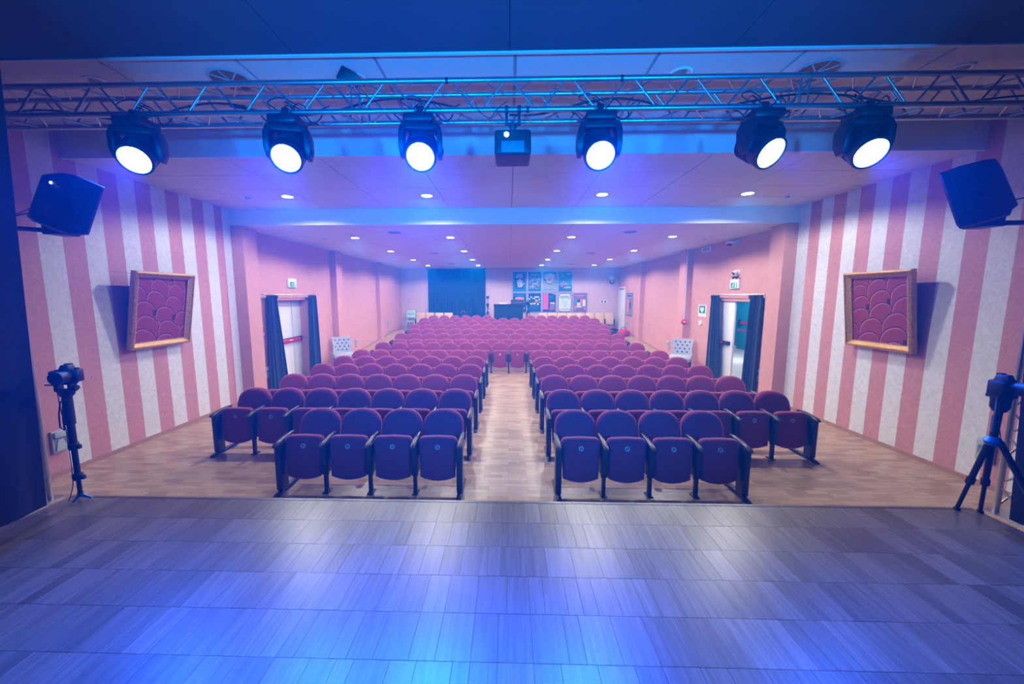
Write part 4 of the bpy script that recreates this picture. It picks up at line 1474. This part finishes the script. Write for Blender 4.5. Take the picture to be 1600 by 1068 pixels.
def p_split(t, w, h):
    p = PR(t, w, h, 'poster_navy')
    p.rect(.02, .12, .44, .98, 'poster_pink')
    for k in range(9):
        p.rect(.08, .18 + k * .082, .38 - (k % 3) * .06, .20 + k * .082, 'poster_coral')
    p.poly([(.5, .06), (.95, .10), (.95, .45), (.58, .42)], 'poster_mauve'); p.rect(.58, .44, .92, .50, 'poster_white'); p.poly([(.6, .98), (.98, .9), (.98, .98)], 'poster_grey'); p.poly([(.48, .6), (.95, .72), (.8, .9), (.5, .85)], 'poster_blue')
    p.done()


def p_teatro(t, w, h):
    p = PR(t, w, h, 'poster_mauve')
    for u, v in ((.08, .06), (.92, .06), (.08, .94), (.92, .94)):
        p.disc(u, v, .04, 'poster_white')
    p.poly([(.2, .05), (.8, .05), (.94, .18), (.94, .82), (.8, .95), (.2, .95), (.06, .82), (.06, .18)], 'poster_white')
    p.poly([(.22, .08), (.78, .08), (.9, .2), (.9, .8), (.78, .92), (.22, .92), (.1, .8), (.1, .2)], 'poster_mint')
    for k in range(5):
        p.rect(.26 + .04 * (k % 2), .36 + k * .055, .74 - .05 * (k % 3), .375 + k * .055, 'poster_grey')
    p.disc(.5, .30, .06, 'poster_coral'); p.rect(.18, .13, .82, .155, 'poster_navy'); p.rect(.3, .84, .7, .86, 'poster_grey')
    p.done()
    c = bpy.data.curves.new('lettering', 'FONT')
    c.body = 'TEATRO'
    c.align_x = 'CENTER'
    c.size = 0.19
    c.extrude = 0.001
    to = bpy.data.objects.new('tmp', c)
    COL.objects.link(to)
    dg = bpy.context.evaluated_depsgraph_get()
    me = bpy.data.meshes.new_from_object(to.evaluated_get(dg))
    bpy.data.objects.remove(to)
    me.materials.clear()
    me.materials.append(M['poster_navy'])
    me.name = 'lettering'
    link('lettering', me, t, (0, -.012, .20), (math.pi / 2, 0, 0), (.78, 1, 1))


def p_collage(t, w, h):
    p = PR(t, w, h, 'poster_mauve')
    p.rect(.1, .86, .85, .90, 'poster_coral'); p.rect(.3, .78, .7, .81, 'poster_grey')
    for u0, v0, u1, v1, k in ((.08, .45, .26, .66, 'poster_teal'), (.30, .50, .48, .66, 'poster_navy'), (.5, .48, .64, .68, 'poster_coral'), (.68, .30, .90, .66, 'poster_white'), (.28, .34, .5, .5, 'poster_white'), (.5, .36, .62, .48, 'poster_pink'), (.1, .12, .2, .3, 'poster_coral'), (.24, .24, .62, .32, 'poster_mint'), (.8, .10, .9, .24, 'poster_grey')):
        p.rect(u0, v0, u1, v1, k)
    p.done()


UP = (2.475, 3.525)
LO = (1.42, 2.435)
poster(0.18, 0.925, *UP, 'blue poster with a white hand, top row, leftmost', p_hand)
poster(0.98, 1.69, *UP, 'poster of scattered pale scraps on blue, top row, second from left', p_mosaic)
poster(1.73, 2.485, *UP, 'grey poster with a pale round shape and dark arc, top row, third from left', p_arc)
poster(2.55, 3.28, *UP, 'bright teal poster with a pink dot, top row, rightmost', p_sky)
poster(0.19, 0.925, *LO, 'dark poster with a coral title, bottom row, partly behind the mixing desk', p_crowd)
poster(0.99, 1.685, *LO, 'dark poster of small figures, bottom row, behind the filming tripod', p_people)
poster(1.735, 2.46, *LO, 'poster with a magenta left half, bottom row, centre', p_split)
poster(2.535, 3.28, *LO, 'pale poster titled TEATRO in a mauve border, bottom row', p_teatro)
poster(3.33, 4.065, *LO, 'mauve poster with a picture collage, bottom row, rightmost', p_collage)

# poster on the right wall by the back door
t = thing('poster', 'narrow dark poster with a pink strip on the right wall beside the back door', 'poster', (XW - 0.01, 17.95, 1.87), (0, 0, -math.pi / 2), group='framed theatre posters on the back wall')
del t['group']
MB().box(-0.46, 0.46, -.02, .01, -0.54, 0.54).build('frame', M['steel_frame'], t, smooth=0)
p = PR(t, .88, 1.04, 'poster_navy')
p.mb.v = [(a, b - .018, c) for a, b, c in p.mb.v]
p.done()
p = PR(t, .80, .96, 'poster_grey')
p.rect(.1, .05, .9, .8, 'poster_mauve'); p.rect(.15, .1, .5, .75, 'poster_coral'); p.rect(.55, .3, .9, .6, 'poster_navy'); p.rect(.1, .86, .9, .96, 'poster_navy')
p.mb.v = [(a, b - .02, c) for a, b, c in p.mb.v]
p.done()

# back door on the right wall
d4 = tag(link('door_4', None), 'narrow white door in the right wall by the back corner', None, None, 'structure')
MB().box(XW - 0.05, XW, 18.62, 19.75, floor_z(19), 2.70).build('leaf', M['door_white'], d4, bevel=0.006)
MB().box(XW - 0.055, XW - 0.05, 18.75, 19.55, 2.57, 2.63).build('name_strip', M['grey_dark'], d4, smooth=0)
MB().tube([(XW - .05, 18.74, 1.55), (XW - .1, 18.74, 1.55), (XW - .1, 18.86, 1.55)], 0.01, 6).build('handle', M['chrome'], d4)

# double socket plate, and the white wall sconce
t = thing('socket_plate', 'white double socket plate on the back wall', 'socket', (4.91, Y_BACK, 1.97))
MB().box(-0.17, 0.17, -.012, 0, -.07, .07).build('plate', M['sign_white'], t, bevel=0.004)
for sx_ in (-.08, .08):
    MB().lathe([(0.05, -.012), (0.045, -.02)], 16, (sx_, 0, 0), 'y').build('socket', M['black_plastic'], t)
t = thing('wall_sconce', 'white finger-shaped wall sconce high in the right back corner', 'wall light', (5.28, Y_BACK, 3.05))
MB().lathe([(0.10, -.0), (0.11, -.06), (0.07, -.11)], 18, (0, 0, -.06), 'y').build('base', M['black_metal'], t)
for k in range(5):
    a = (k - 2) * 0.38
    MB().tube([(0.03 * (k - 2), -.06, 0), (0.10 * math.sin(a), -.10, 0.13 * math.cos(a)), (0.30 * math.sin(a), -.10, 0.30 * math.cos(a))], [.03, .034, .018], 8).build('finger', M['sign_white'], t)
MB().lathe([(0.05, -.11), (0.03, -.125)], 14, (0, 0, -.06), 'y').build('lamp', M['sign_white'], t)


# wooden tip-up seats along the back wall
def wooden_seat(x, label):
    t = thing('wooden_seat', label, 'wooden seat', (x, 19.62, floor_z(19.5)), group='wooden tip-up seats along the back wall')
    MB().loft([[(-.21, .03, .52), (.21, .03, .52), (.21, .05, .52), (-.21, .05, .52)], [(-.22, .06, .68), (.22, .06, .68), (.22, .08, .68), (-.22, .08, .68)], [(-.215, .10, .86), (.215, .10, .86), (.215, .12, .86), (-.215, .12, .86)]]).build('backrest', M['birch'], t, bevel=0.006)
    MB().box(-.205, .205, -.10, -.075, .28, .60).build('seat_pad', M['birch'], t, bevel=0.008)
    for s in (-1, 1):
        MB().box(s * .235 - .015, s * .235 + .015, -.16, .10, .30, .56).box(s * .235 - .014, s * .235 + .014, -.05, .0, 0, .32).build('leg', M['black_metal'], t, bevel=0.004)
        MB().box(s * .235 - .02, s * .235 + .02, -.14, .10, 0, .02).build('foot', M['black_metal'], t)


xs = [-4.60 + 0.485 * k for k in range(4)]
for k, x in enumerate(xs):
    wooden_seat(x, f'wooden tip-up seat at the back wall, left group, {ORD[k]} from the green chair')
xs = [5.16 - 0.485 * k for k in range(8)]
for k, x in enumerate(xs):
    wooden_seat(x, f'wooden tip-up seat at the back wall, right group, {ORD[k]} from the corner')

# mint green chair in the back left corner
t = thing('green_chair', 'mint green plastic chair in the back left corner', 'chair', (-5.03, 19.3, floor_z(19)), (0, 0, R(8)))
MB().loft([[(-.22, -.22, .44), (.22, -.22, .44), (.2, .2, .43), (-.2, .2, .43)], [(-.22, -.22, .465), (.22, -.22, .465), (.2, .2, .455), (-.2, .2, .455)]]).build('seat', M['mint'], t, bevel=0.01)
MB().loft([[(-.22, .2, .62), (.22, .2, .62), (.22, .22, .62), (-.22, .22, .62)], [(-.21, .24, .76), (.21, .24, .76), (.21, .26, .76), (-.21, .26, .76)]]).build('backrest', M['mint'], t, bevel=0.008)
MB().loft([[(-.21, .25, .81), (.21, .25, .81), (.21, .27, .81), (-.21, .27, .81)], [(-.20, .30, .99), (.20, .30, .99), (.20, .32, .99), (-.20, .32, .99)]]).build('backrest', M['mint'], t, bevel=0.008)
for s in (-1, 1):
    MB().tube([(s * .21, -.2, 0), (s * .2, -.19, .44)], [.016, .02], 8).build('leg', M['mint'], t)
    MB().tube([(s * .22, .24, 0), (s * .19, .18, .44), (s * .20, .24, .76), (s * .19, .31, .98)], [.016, .02, .018, .016], 8).build('leg', M['mint'], t)

# mixing desk with its dark cloth
fz = floor_z(18.3)
t = thing('mixing_desk', 'dark draped mixing desk behind the last rows', 'desk', (-0.02, 18.35, fz))
MB().box(-0.69, 0.69, -.35, .35, 0, 1.30).build('cloth_drape', M['navy_cloth'], t, bevel=0.03)
MB().box(-0.72, 0.72, -.37, .37, 1.30, 1.335).build('tabletop', M['black_plastic'], t, bevel=0.006)
zt = fz + 1.335
t = thing('mixing_console', 'black mixing console on the right half of the desk', 'mixer', (0.38, 18.35, zt))
MB().loft([[(-.28, -.25, 0), (.28, -.25, 0), (.28, .25, 0), (-.28, .25, 0)], [(-.28, -.25, .05), (.28, -.25, .05), (.28, .25, .16), (-.28, .25, .16)]]).build('body', M['black_plastic'], t, bevel=0.01)
for k in range(7):
    MB().box(-.24 + k * .075, -.22 + k * .075, -.2, -.17, .06, .085).build('fader', M['sign_white'], t)
t = thing('desk_lamp', 'small black gooseneck lamp on the mixing desk', 'lamp', (0.22, 18.3, zt))
MB().lathe([(0.06, 0), (0.05, .02)], 16).build('base', M['black_plastic'], t)
MB().tube([(0, 0, .02), (0, 0, .12), (-.04, 0, .17)], 0.009, 6).build('neck', M['black_plastic'], t)
MB().box(-.12, 0.0, -.05, .05, .15, .20).build('lamp_head', M['black_plastic'], t, bevel=0.012)
t = thing('laptop', 'low white laptop on the left half of the mixing desk', 'laptop', (-0.28, 18.35, zt))
MB().box(-.17, .17, -.12, .12, 0, .018).build('keyboard', M['grey_box'], t, bevel=0.004)
h = MB().box(-.17, .17, -.006, .006, 0, .05).build('lid', M['sign_white'], t, bevel=0.003)
h.location = (0, .11, .016)


def video_tripod(x, y, htop, label, wide=0.33):
    t = thing('video_tripod', label, 'tripod', (x, y, floor_z(y)), group='video tripods at the back')
    hub = htop * .62
    for k in range(3):
        a = math.pi / 2 + k * 2 * math.pi / 3 + .2
        MB().tube([(0.03 * math.cos(a), 0.03 * math.sin(a), hub), (wide * math.cos(a), wide * math.sin(a), 0)], [.022, .014], 6).build('leg', M['black_metal'], t)
    MB().tube([(0, 0, hub - .1), (0, 0, hub + .22)], 0.022, 8).build('column', M['black_metal'], t)
    MB().lathe([(0.03, hub + .18), (0.05, hub + .20), (0.05, hub + .24), (0.03, hub + .27)], 12).build('head', M['black_metal'], t)
    MB().tube([(0, 0, hub + .22), (.12, -.18, hub + .1)], 0.01, 6).build('pan_handle', M['black_metal'], t)
    return hub + .27


hb = video_tripod(-1.04, 18.75, 1.55, 'black tripod carrying two small cameras left of the mixing desk')
fz = floor_z(18.75)
for dz, lab in ((0.0, 'lower small video camera on the left rear tripod'), (0.36, 'upper small video camera on the left rear tripod')):
    c = thing('video_camera', lab, 'camera', (-1.04, 18.75, fz + hb + dz))
    MB().box(-.07, .07, -.10, .12, 0, .13).build('body', M['black_plastic'], c, bevel=0.015)
    MB().lathe([(0.05, -.10), (0.055, -.18), (0.045, -.2)], 14, (0, 0, .065), 'y').build('lens', M['glass_dark'], c)
    if dz:
        MB().tube([(0, 0, -.23), (0, 0, 0)], 0.014, 6).build('post', M['black_metal'], c)
hb = video_tripod(0.94, 18.8, 1.62, 'black tripod with a shoulder video camera right of the mixing desk')
c = thing('video_camera', 'large video camera on the rear tripod right of the desk', 'camera', (0.94, 18.8, floor_z(18.8) + hb))
MB().box(-.09, .09, -.16, .22, 0, .17).build('body', M['black_plastic'], c, bevel=0.02)
MB().lathe([(0.06, -.16), (0.075, -.28), (0.07, -.3)], 16, (0, 0, .08), 'y').build('lens', M['glass_dark'], c)
MB().tube([(-.02, -.1, .17), (-.02, -.08, .25), (-.02, .12, .25), (-.02, .16, .17)], 0.014, 6).build('top_handle', M['black_plastic'], c)
MB().box(.09, .2, -.08, .02, .12, .2).build('viewfinder', M['black_plastic'], c, bevel=0.008)


# bags
def bag(x, y, z, sc, label, m1, m2):
    t = thing('bag', label, 'bag', (x, y, z), (0, 0, 0.4))
    rings = []
    for zz, k in ((0, .82), (.06, 1.0), (.16, .96), (.24, .7), (.28, .35)):
        rings.append([(0.30 * sc * k * math.cos(2 * math.pi * i / 14) * (1 + .08 * math.sin(3 * i)), 0.2 * sc * k * math.sin(2 * math.pi * i / 14), zz * sc) for i in range(14)])
    MB().loft(rings).build('body', m1, t, smooth=70)
    MB().tube([(-.15 * sc, 0, .24 * sc), (-.08 * sc, -.03, .36 * sc), (.08 * sc, -.03, .36 * sc), (.15 * sc, 0, .24 * sc)], 0.014 * sc, 6).build('strap', m2, t)
    MB().tube([(-.26 * sc, -.09 * sc, .15 * sc), (0, -.2 * sc, .17 * sc), (.26 * sc, -.09 * sc, .15 * sc)], 0.008, 6).build('zip', m2, t)


bag(5.20, 17.3, floor_z(17.3), 1.1, 'red bag lying on the floor near the back right door', M['magenta_bag'], M['black_plastic'])
bag(4.86, 17.65, floor_z(17.65), 1.0, 'dark bag lying behind the red bag on the right', M['black_cloth'], M['magenta_bag'])
t = thing('bag_support_case', 'black case added to hold up the bag before the blue curtain', 'case', (-2.3, 19.15, floor_z(19.2)))  # added as a support to hold the bag up at its seen height
MB().box(-.3, .3, -.22, .22, 0.03, .60).build('body', M['black_plastic'], t, bevel=0.02)
MB().box(-.305, .305, -.225, .225, .44, .46).build('edge_trim', M['chrome'], t)
for px in (-.25, .25):
    for py in (-.17, .17):
        MB().lathe([(0.02, 0), (0.025, .03)], 8, (px, py, 0)).build('foot', M['rubber'], t)
bag(-2.3, 19.15, floor_z(19.2) + .60, 1.0, 'dark bag with a reddish strap on top of the added case', M['black_cloth'], M['magenta_bag'])

# ------------------------------------------------------------------ cameras at the stage edge
def photo_camera(loc, rz, label):
    c = thing('photo_camera', label, 'camera', loc, (0, 0, rz), group='black photo cameras at the stage edge')
    MB().box(-.075, .075, -.03, .035, 0, .095).build('body', M['black_plastic'], c, bevel=0.012)
    MB().loft([[(-.035, -.04, .09), (.035, -.04, .09), (.035, .03, .09), (-.035, .03, .09)], [(-.022, -.03, .13), (.022, -.03, .13), (.022, .025, .13), (-.022, .025, .13)]]).build('prism_hump', M['black_plastic'], c, bevel=0.006)
    MB().box(-.088, -.055, -.05, .02, .005, .09).build('grip', M['rubber'], c, bevel=0.012)
    MB().lathe([(0.04, -.03), (0.042, -.06), (0.046, -.10), (0.046, -.125), (0.040, -.126), (0.036, -.115)], 20, (.012, 0, .048), 'y').build('lens_barrel', M['black_plastic'], c)
    MB().lathe([(0.036, -.112), (0.02, -.118)], 18, (.012, 0, .048), 'y').build('lens_glass', M['glass_dark'], c)
    MB().lathe([(0.014, .09), (0.014, .105)], 12, (.055, 0, 0)).build('dial', M['black_metal'], c)
    MB().box(-.02, .02, .0, .025, .128, .136).build('hot_shoe', M['black_metal'], c)
    return c


zs = ST_H + 0.002
t = thing('monopod', 'black monopod with small blue feet at the left stage corner', 'monopod', (-3.27, 2.655, zs))
for z0, z1, r0 in ((0.04, 0.20, .014), (0.20, 0.44, .018), (0.44, 0.64, .023)):
    MB().tube([(0, 0, z0), (0, 0, z1)], r0, 12).build('tube', M['black_metal'], t)
MB().tube([(0, 0, .60), (0, 0, .80)], .03, 14).build('grip', M['rubber'], t)
for zz in (0.19, 0.43):
    MB().lathe([(0.03, -.025), (0.033, 0), (0.03, .025)], 14, (0, 0, zz)).box(.02, .052, -.012, .012, zz - .02, zz + .012).build('lever_lock', M['black_plastic'], t, bevel=0.003)
MB().loft([[(-.02, -.02, .80), (.02, -.02, .80), (.02, .02, .80), (-.02, .02, .80)], [(-.05, -.02, .83), (.05, -.02, .83), (.05, .02, .83), (-.05, .02, .83)], [(-.06, -.02, .87), (.06, -.02, .87), (.06, .02, .87), (-.06, .02, .87)]]).build('head_cradle', M['black_metal'], t, bevel=0.006)
MB().box(-.065, -.04, -.025, .025, .85, .91).box(.04, .065, -.025, .025, .85, .91).box(-.07, .07, -.03, .03, .905, .92).build('tilt_plate', M['black_metal'], t, bevel=0.005)
MB().tube([(-.06, 0, .895), (-.13, -.02, .90)], .006, 6).build('pan_handle', M['black_metal'], t)
MB().lathe([(0.018, .06), (0.018, .09)], 12, (0, 0, .88), 'x').build('tilt_knob', M['black_plastic'], t)
MB().tube([(-.03, -.02, .78), (-.055, -.02, .68), (-.06, -.02, .58), (-.03, -.02, .56), (-.028, -.02, .64), (-.03, -.01, .74)], .005, 6).build('wrist_strap', M['rubber'], t)
blue_foot = mat('blue_anodised_metal', (0.03, 0.22, 0.6), 0.35, metal=0.6, var=0.05)
for k in range(3):
    a = 0.4 + k * 2 * math.pi / 3
    MB().tube([(0, 0, .045), (.07 * math.cos(a), .05 * math.sin(a), .008)], [.012, .007], 6).build('foot', blue_foot, t)
MB().lathe([(0.018, .03), (0.02, .06)], 12).build('ankle_joint', blue_foot, t)
photo_camera((-3.235, 2.655, zs + .922), R(14), 'black photo camera on the monopod at the left stage corner')
cable([(-3.345, 2.66, 1.60), (-3.34, 2.66, 1.45), (-3.325, 2.665, 1.25), (-3.33, 2.67, 1.12), (-3.335, 2.675, 0.98), (-3.345, 2.68, 0.86), (-3.33, 2.66, 0.80), (-3.325, 2.62, 0.709)], 'thin black cable dangling from the monopod camera', 0.003)

t = thing('camera_tripod', 'black photo tripod standing at the right stage corner', 'tripod', (3.20, 2.49, zs))
hub = Vector((0, 0, 0.60))
feet = [(0.08, 0.20, 0), (0.21, 0.17, 0), (0.20, -0.22, 0)]
for fx, fy, fz_ in feet:
    p0, p1 = hub + Vector((fx * .1, fy * .1, 0)), Vector((fx, fy, fz_ + .008))
    lg = MB().tube([p0, p0.lerp(p1, .58)], .017, 8).build('leg', M['black_metal'], t)
    MB().tube([p0.lerp(p1, .56), p1], .012, 8).build('lower_leg', M['black_metal'], lg)
    q = p0.lerp(p1, .57)
    MB().tube([q - (p1 - p0).normalized() * .022, q + (p1 - p0).normalized() * .022], .023, 10).build('lock', M['black_plastic'], lg)
    MB().lathe([(0.02, 0), (0.018, .014)], 10, (fx, fy, fz_)).build('rubber_foot', M['rubber'], lg)
MB().lathe([(0.03, -.03), (0.045, 0), (0.03, .03)], 14, hub).build('collar', blue_foot, t)
MB().tube([hub, hub + Vector((0.01, 0, .25))], .02, 10).build('column', M['black_metal'], t)
MB().lathe([(0.03, .80), (0.045, .83), (0.045, .87), (0.05, .90)], 14, (0.01, 0, 0)).box(-.05, .07, -.035, .035, .895, .915).build('head', M['black_metal'], t)
MB().tube([(-.04, -.02, .905), (-.075, -.05, .84), (-.11, -.08, .76)], .008, 6).build('pan_handle', M['black_metal'], t)
MB().tube([(-.095, -.068, .79), (-.135, -.10, .69)], .015, 10).build('handle_grip', M['rubber'], t)
photo_camera((3.205, 2.49, zs + .916), R(12), 'black photo camera on the tripod at the right stage corner')
cable([(3.175, 2.47, 1.60), (3.17, 2.46, 1.52), (3.18, 2.455, 1.42), (3.20, 2.455, 1.34)], 'short black cable hanging from the tripod camera', 0.003)
